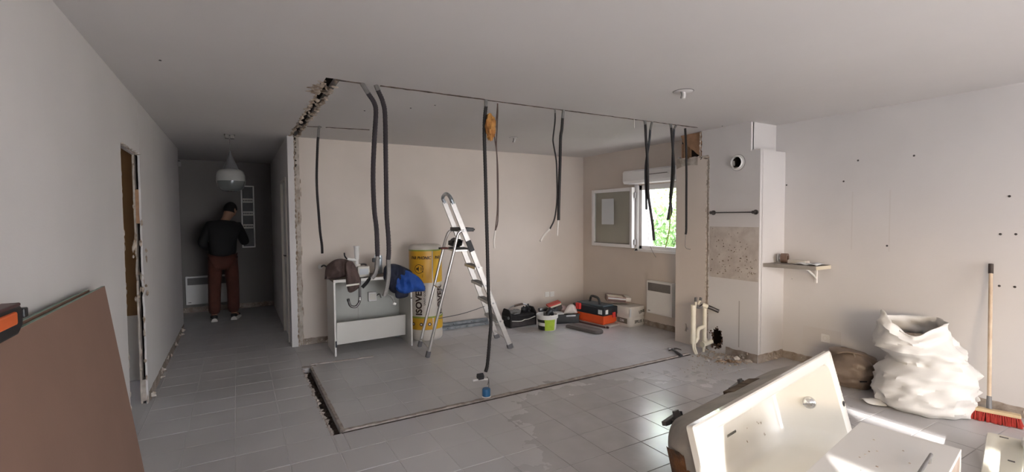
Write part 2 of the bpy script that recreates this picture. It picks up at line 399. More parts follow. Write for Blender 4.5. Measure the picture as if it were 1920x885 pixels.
o = s.build('torn_plaster', M_TORN, wall_left); o['kind'] = 'stuff'
s = MB()
for k in range(40):
    z = 2.06*k/40; s.chunk((XL-rng.uniform(0, .012), 4.182, z), (.008, .006, .03))
for k in range(14): s.chunk((XL-.004, 4.2+.7*k/14, 2.06), (.008, .03, .007))
o = s.build('torn_plaster', M_PLASTER, wall_left); o['kind'] = 'stuff'
# room seen through the torn doorway
s = MB().box(-2.2, XL-.05, 5.75, 5.85, 0, H).box(-2.3, -2.2, 2.9, 5.0, 0, H).box(-2.3, -2.2, 5.4, 5.85, 0, H).box(-2.3, -2.2, 5.0, 5.4, 0, 1.3).box(-2.3, -2.2, 5.0, 5.4, 2.0, H).box(-2.2, XL-.05, 2.9, 3.0, 0, H)  # the unseen window opening is added to brighten the ochre wall
struct(s.build('wall_side_room', M_OCHRE), 'ochre walls of the side room seen through the torn doorway', 'wall')
M_BOARDW = mat('white_board', '#d8d4cc', .6, var=.03, scale=4)
o = MB().box(-1.0, -.8, 5.66, 5.7, .001, .62).build('white_board', M_BOARDW, bevel=.003)
tag(o, 'white board standing against the ochre wall through the torn doorway', 'board')

# back wall (kitchen), beige; raw band at its left end
s = MB().box(.66, 5.3, YB, YB+.12, 0, H)
wall_back = struct(s.build('wall_back', M_BEIGE), 'beige painted kitchen wall at the back of the room', 'wall')
s = MB().box(.60, .66, YB+.002, YB+.12, 0, H); s.build('raw_band', M_PLASTER, wall_back)
g = random.Random(5); s = MB()
for k in range(30): s.chunk((.60+g.uniform(-.01, .07), YB+.0, g.uniform(0, 2.1)), (.01, .004, g.uniform(.02, .09)))
o = s.build('torn_plaster', M_TORN, wall_back); o['kind'] = 'stuff'
s = MB()
for k in range(26): s.chunk((.605+g.uniform(-.012, .012), YB-.005, 2.05+.45*k/26), (.016, .02, .012))
o = s.build('torn_plaster', M_DARK, wall_back); o['kind'] = 'stuff'

# hall: right wall with its end post, door, end wall
s = MB().box(.53, .60, 6.16, 6.3, 0, H).box(.53, .66, 6.3, 6.42, 0, H).box(.53, .66, 6.42, 7.18, 2.04, H).box(.53, .66, 7.18, YH, 0, H)
wall_hr = struct(s.build('wall_hall_right', M_WHITE), 'white right-hand wall of the dark hallway', 'wall')
s = MB()
for k in range(40):
    z = 2.5*k/40; s.chunk((.603+g.uniform(-.004, .006), 6.158, z), (.008, .012, .035))
o = s.build('torn_plaster', M_TORN, wall_hr); o['kind'] = 'stuff'
dr = struct(MB().box(.545, .585, 6.46, 7.14, .005, 2.0).build('door_2', M_PVC, bevel=.002), 'white closed door in the hallway right wall', 'door')
s = MB().box(.515, .6, 6.42, 6.46, 0, 2.04).box(.515, .6, 7.14, 7.18, 0, 2.04).box(.515, .6, 6.46, 7.14, 2.0, 2.04); s.build('door_frame', M_OFF, dr, bevel=.003)
MB().box(.538, .546, 6.5, 6.53, .96, 1.14).build('lock_plate', M_DSTEEL, dr); MB().tube([(.54, 6.515, 1.07), (.5, 6.515, 1.07), (.5, 6.6, 1.07)], .008).build('door_handle', M_DSTEEL, dr, True)
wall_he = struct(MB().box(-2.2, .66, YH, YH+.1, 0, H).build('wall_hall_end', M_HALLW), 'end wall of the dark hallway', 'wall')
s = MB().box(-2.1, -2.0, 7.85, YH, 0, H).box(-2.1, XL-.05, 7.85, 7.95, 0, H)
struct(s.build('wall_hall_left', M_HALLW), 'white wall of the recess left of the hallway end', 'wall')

# window wall
WY0, WY1, WZ0, WZ1 = 4.05, 4.965, 1.065, 1.97
s = MB().box(XW, XW+.3, WY1, YB, 0, H).box(XW, XW+.3, 3.9, WY0, 0, H).box(XW, XW+.3, WY0, WY1, 0, WZ0).box(XW, XW+.3, WY0, WY1, WZ1, H)
wall_win = struct(s.build('wall_window', M_BEIGE), 'beige painted kitchen wall around the small window', 'wall')
s = MB().box(XW+.19, XW+.299, WY1-.003, WY1, WZ0, WZ1).box(XW+.09, XW+.299, WY1-.004, WY1, WZ0, WZ1); s.build('window_reveal', M_WHITE, wall_win)

# right wall and column
s = MB().box(XR, XR+.25, YR, 4.0, 0, H)
wall_right = struct(s.build('wall_right', M_WHITE), 'bare white wall on the right with drilled holes', 'wall')
def cell_panel(x, th, y0, y1, z0, z1, c, hole, jit, seed):
    """wall facing in cells; the cells inside hole() are broken out"""
    g = random.Random(seed); ny, nz = round((y1-y0)/c), round((z1-z0)/c); jj = {}
    ins = lambda i, k: 0 <= i < ny and 0 <= k < nz and not hole(y0+(i+.5)*(y1-y0)/ny, z0+(k+.5)*(z1-z0)/nz)
    m = MB(); idx = {}
    def vert(i, k, d):
        if (i, k, d) not in idx:
            if (i, k) not in jj:
                edge = not all(ins(a, b) for a in (i-1, i) for b in (k-1, k)) and 0 < i < ny and 0 < k < nz
                jj[(i, k)] = (g.uniform(-jit, jit), g.uniform(-jit, jit)) if edge else (0, 0)
            a, b = jj[(i, k)]; idx[(i, k, d)] = len(m.v); m.v.append(Vector((x+d*th, y0+i*(y1-y0)/ny+a, z0+k*(z1-z0)/nz+b)))
        return idx[(i, k, d)]
    for i in range(ny):
        for k in range(nz):
            if not ins(i, k): continue
            m.f.append((vert(i, k, 0), vert(i+1, k, 0), vert(i+1, k+1, 0), vert(i, k+1, 0)))
            for (di, dk, a, b) in ((-1, 0, (i, k), (i, k+1)), (1, 0, (i+1, k), (i+1, k+1)), (0, -1, (i, k), (i+1, k)), (0, 1, (i, k+1), (i+1, k+1))):
                if not ins(i+di, k+dk): m.f.append((vert(*a, 0), vert(*b, 0), vert(*b, 1), vert(*a, 1)))
    return m
hole_lo = lambda y, z: ((y-3.42)/.085)**2+((z-.155)/.115)**2+.5*math.sin(y*130)*.3 < 1 and y-3.5 < .0 and (y-3.42)*1.2+(z-.155)*(-.0) > -.1
hole_duct = lambda y, z: (y-3.185)**2+(z-2.094)**2 < .062**2
s = MB().box(XC+.12, XR, 2.98, 3.99, 0, 2.2).box(XC+.12, XR, 3.05, 3.99, 2.2, H).box(XC+.04, XR, 2.93, 2.98, 0, 2.2).box(XC+.03, XR, 3.035, 3.1, 2.2, H).box(XC+.03, XC+.12, 2.98, 3.05, 0, 2.2).box(XC+.03, XC+.12, 2.95, 3.5, 2.19, 2.215)
s.box(XC+.03, XR, 3.98, 4.0, 0, 2.24)
s.box(XC, XC+.045, 2.93, 2.96, 0, 2.2).box(XC, XC+.045, 3.035, 3.06, 2.2, H)
column = struct(s.build('column', M_WHITE), 'boxed white duct column standing out from the right wall', 'column')
cell_panel(XC, .03, 2.96, 3.535, 0, 2.2, .0195, lambda y, z: hole_lo(y, z) or hole_duct(y, z), .006, 3).build('white_facing', M_WHITE, column)
cell_panel(XC, .03, 3.06, 3.66, 2.2, H, .022, lambda y, z: y > 3.64+.014*mnoise.noise(Vector((z*22, 1, 7))), .007, 4).build('white_facing', M_WHITE, column)
MB().box(XC+.001, XC+.03, 3.535, 3.625, 2.185, 2.215).build('torn_plaster', M_TORN, column)
cell_panel(XC, .03, 3.568, 4.0, 0, 2.24, .022, lambda y, z: (z > 2.2+.02*math.sin(y*60)) or (y < 3.62 and z > 2.17) or ((y-3.835)**2+((z-.19)/2.2)**2 < .02**2), .006, 5).build('beige_facing', M_BEIGE, column)
M_STRIP = mat('torn_edge_plaster', '#ddd3c8', .95, c2='#aa9c8d', scale=30, bump=.8)
s = MB().box(XC+.012, XC+.03, 3.535, 3.568, 0, 2.19); s.build('raw_band', M_PLASTER, column)
s = MB(); g = random.Random(9)
for k in range(110):
    z = .2+1.98*k/110
    s.chunk((XC+.004, 3.568+g.uniform(-.006, .008), z), (.007, g.uniform(.003, .009), .018)); s.chunk((XC+.004, 3.536+g.uniform(-.006, .006), z), (.008, g.uniform(.004, .011), .018))
for k in range(30): s.chunk((XC+.004, 3.66-.12*max(0, (k-20)/10), 2.49-.28*min(1, k/20)), (.008, .014, .012))
o = s.build('torn_plaster', M_STRIP, column); o['kind'] = 'stuff'
# broken-out corner at the top of the column: torn brown board over a dark void
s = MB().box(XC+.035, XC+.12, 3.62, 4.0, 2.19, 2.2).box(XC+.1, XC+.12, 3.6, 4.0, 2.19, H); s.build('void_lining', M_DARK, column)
mcard = MB(); rows = []
for i in range(9):
    a = i/8; yv = 3.655+.31*a
    zb = 2.215+.2*a+rng.uniform(-.012, .012)
    rows.append([Vector((XC+.01+.06*a+rng.uniform(0, .004), yv, zb)), Vector((XC+.016+.05*a, yv, (zb+2.49)/2)), Vector((XC+.04, yv, 2.497))])
mcard.grid(rows); o = mcard.build('torn_board_flap', M_CARD, column); o.modifiers.new('thick', 'SOLIDIFY').thickness = .006
s = MB(); 
for k in range(24): s.chunk((XC+.01, 3.655+rng.uniform(-.012, .02), 2.22+.27*k/24), (.012, .014, .012))
for k in range(5): s.box(XC+.06, XC+.08, 3.84+k*.03, 3.853+k*.03, 2.19, 2.4)
o = s.build('torn_plaster', M_CARD, column); o['kind'] = 'stuff'
rows = []
for i in range(9):
    a = i/8; yv = 3.69+.3*a; rows.append([Vector((XC-.003-.012*math.sin(a*3.1), yv, 2.115+.035*a*(1-a)*2-.02*a)), Vector((XC-.004-.02*math.sin(a*3.1), yv, 2.15)), Vector((XC+.002, yv, 2.21+.01*math.sin(9*a)))])
o = MB().grid(rows).build('torn_paper_flap', M_PLASTER, column); o.modifiers.new('thick', 'SOLIDIFY').thickness = .003
# lower break: brick crumbs and dark void
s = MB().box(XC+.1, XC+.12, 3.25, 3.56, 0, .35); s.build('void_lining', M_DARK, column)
M_BRICK = mat('broken_brick', '#6e5647', .95, c2='#3f322a', scale=25, bump=.8)
s = MB()
for k in range(46):
    a = rng.uniform(0, 6.28); rr = rng.uniform(.75, 1.15)
    s.chunk((XC+rng.uniform(0, .03), 3.43+.08*rr*math.cos(a), .16+.115*rr*math.sin(a)), (.014, .016, .016))
o = s.build('broken_brick', M_BRICK, column); o['kind'] = 'stuff'
# patch of old tile adhesive across the column
def patch_material():
    m = mat('tile_adhesive_patch', '#b6aca4', .95, c2='#c6beb6', scale=10, bump=.8, bscale=28); return m
s = MB(); ny, nz = 24, 22; rows = []
for i in range(ny+1):
    r_ = []
    for k in range(nz+1):
        y, z = 2.937+.585*i/ny, .845+.565*k/nz
        edge = i in (0, ny) or k in (0, nz)
        r_.append(Vector((XC-(.0005 if edge else .002+.004*abs(mnoise.noise(Vector((y*14, z*14, 3))))), y, z)))
    rows.append(r_)
s.grid(rows).build('adhesive_patch', patch_material(), column, True)
s = MB(); g = random.Random(31)
for k in range(80): s.chunk((XC-.003, g.uniform(2.96, 3.5), min(g.uniform(.87, 1.4), g.uniform(.9, 1.45))), (.004, g.uniform(.004, .014), g.uniform(.003, .011)))
o = s.build('adhesive_chip', mat('adhesive_chip', '#8f8070', .95, c2='#6e6256', scale=30), column); o['kind'] = 'stuff'
MB().box(XC-.0006, XC, 3.14, 3.152, .12, .62).build('dirt_streak', mat('dirt_streak', '#aba6a2', .9), column)
# duct collar
col_ring = [(.062, .03), (.062, -.004), (.082, -.004), (.084, 0), (.084, .002), (.062, .002)]
s = MB().lathe(col_ring, 32, (XC-.002, 3.185, 2.094), (-1, 0, 0), cap=False)
s2 = MB().lathe([(.06, .0), (.06, -.11), (.001, -.11)], 32, (XC-.001, 3.185, 2.094), (-1, 0, 0), cap=False)
s.build('duct_collar', M_PVC, column, True); s2.build('duct_bore', M_DARK, column, True)
s = MB().lathe([(.0835, .0015), (.087, .0015), (.087, 0), (.0835, 0)], 32, (XC, 3.185, 2.094), (-1, 0, 0), cap=False); s.build('duct_gap', M_DARK, column)

# rear wall with the big garden doors (behind the camera)
s = MB().box(XL-.1, .9, YR-.2, YR, 0, H).box(4.5, XR+.25, YR-.2, YR, 0, H).box(.9, 4.5, YR-.2, YR, 2.35, H)
struct(s.build('wall_rear', M_WHITE), 'white wall with wide glazed garden doors behind the camera', 'wall')
portal('portal_rear', (2.7, YR-.21, 1.175), (R(90), 0, R(180)), 3.6, 2.35)
portal('portal_left', (XL-.11, -2.45, 1.56), (R(90), 0, R(-90)), 2.8, 1.13)

portal('portal_window', (XW+.31, (WY0+WY1)/2, 1.52), (R(90), 0, R(90)), .92, .92)
struct(MB().box(-4.2, -4, 0, 9, -.4, 3.4).build('wall_sun_block_side', M_WHITE), 'added wall keeping direct sun out of the side room', 'wall')  # unseen wall added to keep direct sun off the side room window
struct(MB().box(.45, .7, -11, YR-.2, -.4, 2.7).build('wall_sun_block_rear', M_WHITE), 'added wall blocking the sun before the rear opening', 'wall')  # unseen wall added to stop sun entering through the rear opening
g = MB().box(-40, 60, -40, 60, -.5, -.4).build('outdoor_ground', M_GROUND); struct(g, 'pale ground outside the house', 'ground')
# torn skirting line
def residue(name, label, a, b, nrm, h, seed, dens=9):
    g = random.Random(seed); a, b, nrm = Vector(a), Vector(b), Vector(nrm); L = (b-a).length; d = (b-a).normalized(); n = max(3, int(L/.04)); rows = []
    for i in range(n+1):
        p = a+(b-a)*(i/n); hh = h+g.uniform(-.006, .004)
        rows.append([p+nrm*.006, p+nrm*.003+Vector((0, 0, hh)), p+Vector((0, 0, hh+.004)), p-nrm*.001])
    root = struct(MB().grid(rows).build(name, M_SKIRT), label, 'skirting'); m = MB()
    for k in range(int(L*dens)):
        p = a+d*g.uniform(.02, L-.02)+nrm*.007+Vector((0, 0, g.uniform(.012, h-.012)))
        sx = g.uniform(.012, .04); m.chunk(p, (max(abs(d.x)*sx, .006), max(abs(d.y)*sx, .006), g.uniform(.008, .024)))
    o = m.build('glue_patch', M_GLUE, root); o['kind'] = 'stuff'; return root
residue('baseboard_right', 'torn skirting line along the bottom of the right wall', (XR, YR, 0), (XR, 2.93, 0), (-1, 0, 0), .075, 1)
residue('baseboard_column', 'torn skirting line along the bottom of the column', (XC, 3.3, 0), (XC, 2.93, 0), (-1, 0, 0), .085, 2, 14)
residue('baseboard_column_side', 'torn skirting line on the side face of the column', (XC, 2.93, 0), (XR, 2.93, 0), (0, -1, 0), .085, 3, 14)
residue('baseboard_left', 'torn skirting line along the bottom of the left wall', (XL, 4.95, 0), (XL, 7.95, 0), (1, 0, 0), .08, 4)
residue('baseboard_window', 'torn skirting line under the kitchen window', (XW, 4.0, 0), (XW, YB, 0), (-1, 0, 0), .07, 5, 6)
residue('baseboard_hall', 'torn skirting line along the hallway end wall', (-2, YH, 0), (.53, YH, 0), (0, -1, 0), .08, 6)
residue('baseboard_back', 'torn skirting line at the left end of the beige wall', (.66, YB, 0), (1.0, YB, 0), (0, -1, 0), .075, 7, 25)
# ------------------------------------------------------------------ window fittings
M_WFRAME = mat('white_window_frame', '#e9e7e6', .3, var=.01, scale=2)
def glass_material():
    m = mat('window_glass', '#ffffff', .02); t = m.node_tree; b = t.nodes['Principled BSDF']; o = t.nodes['Material Output']
    tr = t.nodes.new('ShaderNodeBsdfTransparent'); tr.inputs[0].default_value = (.86, .88, .86, 1); gl = t.nodes.new('ShaderNodeBsdfGlossy'); gl.inputs['Roughness'].default_value = .03
    mx = t.nodes.new('ShaderNodeMixShader')
    mx.inputs[0].default_value = .07; t.links.new(tr.outputs[0], mx.inputs[1]); t.links.new(gl.outputs[0], mx.inputs[2]); t.links.new(mx.outputs[0], o.inputs[0]); return m
M_GLASS = glass_material()
s = MB().box(XW+.02, XW+.09, WY0, WY1, WZ0, WZ0+.05).box(XW+.02, XW+.09, WY0, WY1, WZ1-.07, WZ1).box(XW+.02, XW+.09, WY0, WY0+.05, WZ0, WZ1).box(XW+.02, XW+.09, WY1-.06, WY1, WZ0, WZ1)
s.box(XW-.012, XW+.02, WY1-.01, WY1+.06, WZ0-.03, WZ1+.02).box(XW-.012, XW+.02, WY0-.05, WY1+.05, WZ0-.035, WZ0+.005)
win = struct(s.build('window_1', M_WFRAME, bevel=.003), 'small white kitchen window with its sash swung open against the wall', 'window')
sx0, sx1 = XW-.07, XW-.025
s = MB().box(sx0, sx1, 5.0, 5.06, 1.075, 1.945).box(sx0, sx1, 5.845, 5.9, 1.075, 1.945).box(sx0, sx1, 5.06, 5.845, 1.075, 1.125).box(sx0, sx1, 5.06, 5.845, 1.895, 1.945)
s.box(sx0-.012, sx0, 5.0, 5.02, 1.075, 1.945)
sash = s.build('window_sash', M_WFRAME, win, bevel=.004)
MB().box(XW-.05, XW-.046, 5.06, 5.845, 1.125, 1.895).build('pane', M_GLASS, sash)
MB().box(sx0+.004, sx0+.012, 5.06, 5.845, 1.125, 1.131).box(sx0+.004, sx0+.012, 5.06, 5.066, 1.125, 1.895).build('glazing_bead', M_BLACK, sash)
for z in (1.16, 1.83): MB().tube([(XW-.04, 4.985, z-.04), (XW-.04, 4.985, z+.04)], .011, 10).build('hinge', M_STEEL, win, True)
s = MB().prism([(XW-.001, 2.185), (XW-.13, 2.175), (XW-.15, 2.15), (XW-.15, 2.03), (XW-.13, 1.99), (XW-.001, 1.985)], 4.02, 5.115, Matrix(((1,0,0,0),(0,0,1,0),(0,1,0,0),(0,0,0,1))))
sb = s.build('shutter_box', M_WFRAME, win, bevel=.004)
MB().box(XW-.158, XW-.149, 4.28, 4.7, 2.065, 2.09).build('air_vent', M_WFRAME, sb, bevel=.003); MB().box(XW-.1575, XW-.15, 4.3, 4.68, 2.09, 2.098).build('vent_slot', M_DSTEEL, sb)
M_PAPER = mat('paper', '#cfd3d6', .8)
o = MB().box(XW-.0535, XW-.0525, 5.405, 5.68, 1.41, 1.80).build('paper_sheet', M_PAPER); o.parent = None
tag(o, 'white paper sheet stuck on the open window sash', 'paper')
# bars added in the unseen window beside the camera, shaped to edge the sun patches
s = MB().box(XL-.08, XL-.03, -3.4, -1.05, 1.755, 2.045).box(XL-.08, XL-.03, -1.93, -1.43, 1.0, 1.76).box(XL-.08, XL-.03, -1.43, -1.05, 1.69, 1.76).box(XL-.08, XL-.03, -2.95, -1.05, 2.04, 2.13).box(XL-.08, XL-.03, -3.85, -1.05, 2.125, 2.13).box(XL-.08, XL-.03, -3.85, -3.78, 1.0, 2.13).box(XL-.08, XL-.03, -3.85, -1.05, 1.0, 1.05)
struct(s.build('sun_patch_bars', M_WFRAME), 'added bars in the window beside the camera that edge the sun patches', 'window')

# ------------------------------------------------------------------ hedge outside the kitchen window
def leaf_material(n, a, b_):
    m = mat(n, a, .5, c2=b_, scale=3); bs = m.node_tree.nodes['Principled BSDF']
    return m
M_LEAF = leaf_material('hedge_leaves', '#6b8250', '#a6b886'); M_LEAF2 = leaf_material('bush_leaves', '#517a40', '#86a868')
def leaf_cloud(name, m, c, r, n, size, seed, label, parent=None):
    g = random.Random(seed); b = MB()
    for k in range(n):
        while True:
            p = Vector((g.uniform(-1, 1), g.uniform(-1, 1), g.uniform(-1, 1)))
            if p.length < 1: break
        p = Vector((c[0]+p.x*r[0], c[1]+p.y*r[1], c[2]+p.z*r[2]))
        q = Euler((g.uniform(0, 6), g.uniform(0, 6), g.uniform(0, 6))).to_matrix(); sz = size*g.uniform(.6, 1.3)
        b.add([p+q@Vector((-sz, 0, 0)), p+q@Vector((0, -sz*.45, .2*sz)), p+q@Vector((sz, 0, 0)), p+q@Vector((0, sz*.45, .2*sz))], [(0,1,2,3)])
    o = b.build(name, m, parent)
    return o
hd = leaf_cloud('hedge', M_LEAF, (8.4, 6.6, 1.2), (1.2, 4.4, 2.75), 17000, .065, 1, '')
tag(hd, 'pale green hedge behind the kitchen window', 'hedge', kind='stuff')
bs = empty('leafy_bush', (6.55, 5.6, -.4), 0, 'deep green bush low in front of the hedge outside the window', 'bush')
leaf_cloud('foliage', M_LEAF2, (0, 0, 1.15), (.5, 1.6, .95), 3500, .05, 2, '', bs)['kind'] = 'stuff'
s = MB()
for k in range(7): s.tube(smooth_pts([(0, -1.2+k*.4, 0), (rng.uniform(-.1, .1), -1.2+k*.4+rng.uniform(-.1, .1), .6), (rng.uniform(-.2, .2), -1.2+k*.4+rng.uniform(-.2, .2), 1.5)], 4), .015, 5)
s.build('stem', M_DSTEEL, bs)

# ------------------------------------------------------------------ cables hanging from the ceiling line
M_SHEATH = mat('black_conduit', '#1d1818', .65, var=.2, scale=40); M_PURPLE = mat('purple_grey_conduit', '#282126', .65, var=.2, scale=40)
M_GREYC = mat('grey_conduit', '#75726f', .55, var=.1, scale=40); M_BROWNW = mat('brown_wire', '#4a352c', .5); M_COTTON = mat('pale_wire_end', '#d9d3ca', .6); M_GREENY = mat('green_yellow_wire', '#7f8f2c', .5)
def cable(label, pts, r, ends=(), m=None, y=YT, stub=None):
    top = pts[0]; o = empty('hanging_cable', (top[0], y, H), 0, label, 'cable', 'cables hanging from the ceiling'); off = Vector((top[0], 0, H))
    def P3(l): return [Vector((p[0], (p[2] if len(p) > 2 else 0), p[1]))-off for p in l]
    full = smooth_pts(P3(pts), 5)
    MB().tube(full, r, 8).build('sheath', m or M_SHEATH, o, True)
    s = MB(); rr = r+.0012
    if r > .008:
        acc = 0
        for a, b_ in zip(full, full[1:]):
            d = (b_-a); L = d.length; nn = max(1, int(L/.02))
            for i in range(nn):
                c = a+d*(i/nn); t = d.normalized(); s.tube([c-t*.003, c+t*.003], rr, 6, cap=False)
        e = s.build('conduit_rib', m or M_SHEATH, o); e['kind'] = 'stuff'
    if stub: MB().tube(smooth_pts(P3(stub), 4), r*1.05, 8).build('conduit_stub', M_GREYC, o, True)
    for nm, mm, l, er in ends: MB().tube(smooth_pts(P3(l), 4), er, 6).build(nm, mm, o, True)
    return o
cable('purple-black conduit hanging left of two, ending over the sink cabinet', [(.845, 2.43), (.885, 2.37), (.897, 2.30), (.882, 2.1), (.868, 1.84), (.872, 1.6), (.886, 1.448), (.89, 1.25)], .0165, m=M_PURPLE,
      stub=[(.80, 2.5), (.82, 2.47), (.845, 2.43)], ends=[('conduit_end', M_GREYC, [(.89, 1.25), (.884, 1.17), (.868, 1.12), (.845, 1.09)], .016)])
cable('purple-black conduit right of two, ending before the blue jacket', [(.916, 2.46), (.95, 2.38), (.964, 2.27), (.963, 1.9), (.963, 1.566), (.972, 1.4), (.974, 1.288), (.969, 1.22)], .0165, m=M_PURPLE,
      stub=[(.90, 2.5), (.908, 2.48), (.916, 2.46)], ends=[('conduit_end', M_GREYC, [(.969, 1.22), (.968, 1.1), (.95, 1.0), (.935, .95)], .0165), ('wire', M_GREYC, [(.94, .96), (.975, .95), (1.0, .915), (1.005, .885)], .004), ('terminal', M_PVC, [(1.0, .888), (1.02, .882)], .009)])
c3 = cable('longest black conduit, hanging down beside the ladder to a socket plate', [(1.797, 2.44), (1.785, 2.35), (1.78, 2.222), (1.787, 1.9), (1.793, 1.564), (1.8, 1.2), (1.806, .895), (1.826, .66), (1.812, .5), (1.79, .3), (1.772, .235)], .0145,
      stub=[(1.797, 2.5), (1.797, 2.44)], ends=[('back_box', M_CHARCOAL, [(1.70, .205), (1.745, .205)], .03), ('socket_plate', M_PVC, [(1.655, .182), (1.72, .18), (1.79, .17)], .009), ('wire', M_GREYC, [(1.785, .19), (1.80, .16), (1.79, .12)], .004)])
cable('thin twin brown cable right of the yellow foam lump', [(1.907, 2.48), (1.9, 2.4), (1.880, 2.25), (1.879, 2.18), (1.896, 2.05), (1.898, 1.877), (1.896, 1.6), (1.875, 1.42)], .005, m=M_BROWNW,
      ends=[('twin_wire', M_BROWNW, [(1.907, 2.48), (1.908, 2.4), (1.898, 2.25), (1.892, 2.12), (1.904, 1.95), (1.906, 1.7), (1.9, 1.5), (1.877, 1.42)], .005), ('wire_end', M_COTTON, [(1.875, 1.42), (1.862, 1.33), (1.866, 1.27)], .008)])
cable('thin black cable bending left to a pale end, beside a thick one', [(2.493, 2.46), (2.49, 2.38), (2.47, 2.24), (2.474, 2.18), (2.503, 2.04), (2.51, 1.9), (2.511, 1.7), (2.484, 1.52), (2.43, 1.42)], .007,
      stub=[(2.49, 2.5), (2.493, 2.46)], ends=[('wire_end', M_COTTON, [(2.43, 1.42), (2.38, 1.38), (2.345, 1.34), (2.328, 1.315)], .009)])
cable('thick straight black conduit halfway along the ceiling line', [(2.575, 2.42), (2.565, 2.32), (2.551, 2.237), (2.545, 2.0), (2.531, 1.659), (2.527, 1.5)], .0135,
      stub=[(2.585, 2.5), (2.58, 2.46), (2.575, 2.42)], ends=[('wire_end', M_COTTON, [(2.525, 1.5), (2.516, 1.42), (2.512, 1.36)], .008)])
cable('long black conduit before the window, reaching lowest of that pair', [(3.609, 2.46), (3.62, 2.3), (3.64, 2.1), (3.648, 1.9), (3.655, 1.75), (3.69, 1.58), (3.722, 1.42), (3.738, 1.28)], .0135, stub=[(3.60, 2.5), (3.609, 2.46)])
cable('black conduit crossing over its longer neighbour before the window', [(3.71, 2.42, .03), (3.70, 2.3, .035), (3.66, 2.1, .035), (3.645, 1.96, .03), (3.655, 1.75, .03), (3.66, 1.6, .03)], .0115, m=M_CHARCOAL,
      stub=[(3.705, 2.5), (3.71, 2.42, .03)], ends=[('wire', M_GREYC, [(3.66, 1.6, .03), (3.70, 1.4, .03), (3.69, 1.28, .03), (3.76, 1.15, .03), (3.80, 1.1, .03)], .003)])
cable('black conduit before the window ending in a green-yellow wire', [(3.985, 2.46), (4.005, 2.3), (4.03, 2.05), (4.026, 1.95), (4.0, 1.78), (3.965, 1.6), (3.94, 1.49)], .0125,
      stub=[(3.975, 2.5), (3.985, 2.46)], ends=[('earth_wire', M_GREENY, [(3.99, 1.75), (3.98, 1.6), (3.975, 1.45), (3.95, 1.33), (3.91, 1.2)], .006)])
cable('short black conduit with curled end beside the green-yellow wire', [(4.062, 2.46, .03), (4.05, 2.3, .03), (4.04, 2.1, .03), (4.03, 1.9, .03), (4.008, 1.73, .03), (4.03, 1.63, .03), (4.025, 1.56, .03), (3.995, 1.5, .03)], .0115, m=M_CHARCOAL, stub=[(4.065, 2.5), (4.062, 2.46, .03)])
cable('straight black conduit hanging before the beige side of the column', [(4.20, 2.47), (4.215, 2.3), (4.226, 2.0), (4.228, 1.7), (4.23, 1.4), (4.222, 1.33)], .0115,
      ends=[('wire', M_GREYC, [(4.222, 1.33), (4.215, 1.25), (4.22, 1.19), (4.26, 1.17), (4.3, 1.165)], .003)])
cable('single black conduit hanging from the short rear ceiling line', [(.757, 2.38), (.75, 2.3), (.735, 2.0), (.735, 1.8), (.745, 1.6), (.755, 1.4), (.77, 1.25), (.772, 1.16)], .0125, y=5.35, stub=[(.775, 2.5), (.765, 2.46), (.757, 2.38)])
o = MB().tube(smooth_pts([(3.454, YT, 2.5), (3.455, YT, 2.46), (3.457, YT, 2.41)], 3), .004, 6).build('loose_wire', M_COTTON); tag(o, 'short pale wire stub sticking down from the ceiling line', 'wire')
def blob(c, r, seed, amp=.3, f=3., n=14, m=20, sq=1.):
    rows = []
    for i in range(n+1):
        th = math.pi*i/n; row = []
        for k in range(m):
            a = 2*math.pi*k/m; d = Vector((math.sin(th)*math.cos(a), math.sin(th)*math.sin(a), math.cos(th)))
            kk = 1+amp*mnoise.noise(d*f+Vector((seed*3.1, seed, 0))); row.append(Vector(c)+Vector((d.x*r[0], d.y*r[1], d.z*r[2]))*kk)
        rows.append(row)
    return MB().grid(rows, closed=True)
M_FOAM = mat('yellow_foam', '#c89652', .9, c2='#a8703a', scale=14, bump=.8)
o = blob((1.822, 3.49, 2.275), (.042, .04, .1), 2, .5).build('foam_lump', M_FOAM, None, True); tag(o, 'lump of yellow expanding foam stuck to the longest black conduit', 'foam')
bb = empty('blue_back_box', (1.757, 3.48, .045), 0, 'round blue electrical box hanging at the end of the longest conduit', 'electrical box')
M_BLUE_P = mat('blue_plastic', '#2b6c9e', .4, var=.1, scale=20)
MB().lathe([(.028, 0), (.034, .004), (.034, .06), (.03, .066)], 20).build('box_body', M_BLUE_P, bb, True); MB().lathe([(.038, -.004), (.04, 0), (.036, .004)], 20).build('rim', M_PVC, bb, True)
MB().tube([(.02, 0, .066), (.025, 0, .1), (.033, .02, .13)], .003, 5).build('wire', M_GREYC, bb)

# ------------------------------------------------------------------ ceiling lamp roses
def rose(x, y, label, r, hang):
    o = empty('ceiling_rose', (x, y, H), 0, label, 'ceiling rose')
    MB().lathe([(.001, -.006), (r-.006, -.006), (r, -.002), (r, 0)], 24).build('cover_plate', M_CEIL, o, True); MB().lathe([(r-.001, -.0025), (r+.004, -.001), (r+.004, 0)], 24, cap=False).build('shadow_gap', M_DSTEEL, o)
    for k, dx in enumerate(hang): MB().tube(smooth_pts([(dx, 0, -.004), (dx-.004, -.01, -.03), (dx-.018, -.015, -.06)], 3), .008 if k else .006, 6).build('wire_connector', M_GREYC if k == 0 else M_PVC, o, True)
rose(3.03, 2.56, 'ceiling lamp rose with dangling connectors near the duct column', .075, (-.025, .0, .012)); rose(2.94, 5.03, 'small ceiling lamp rose over the kitchen, wires hanging', .05, (0, .02))

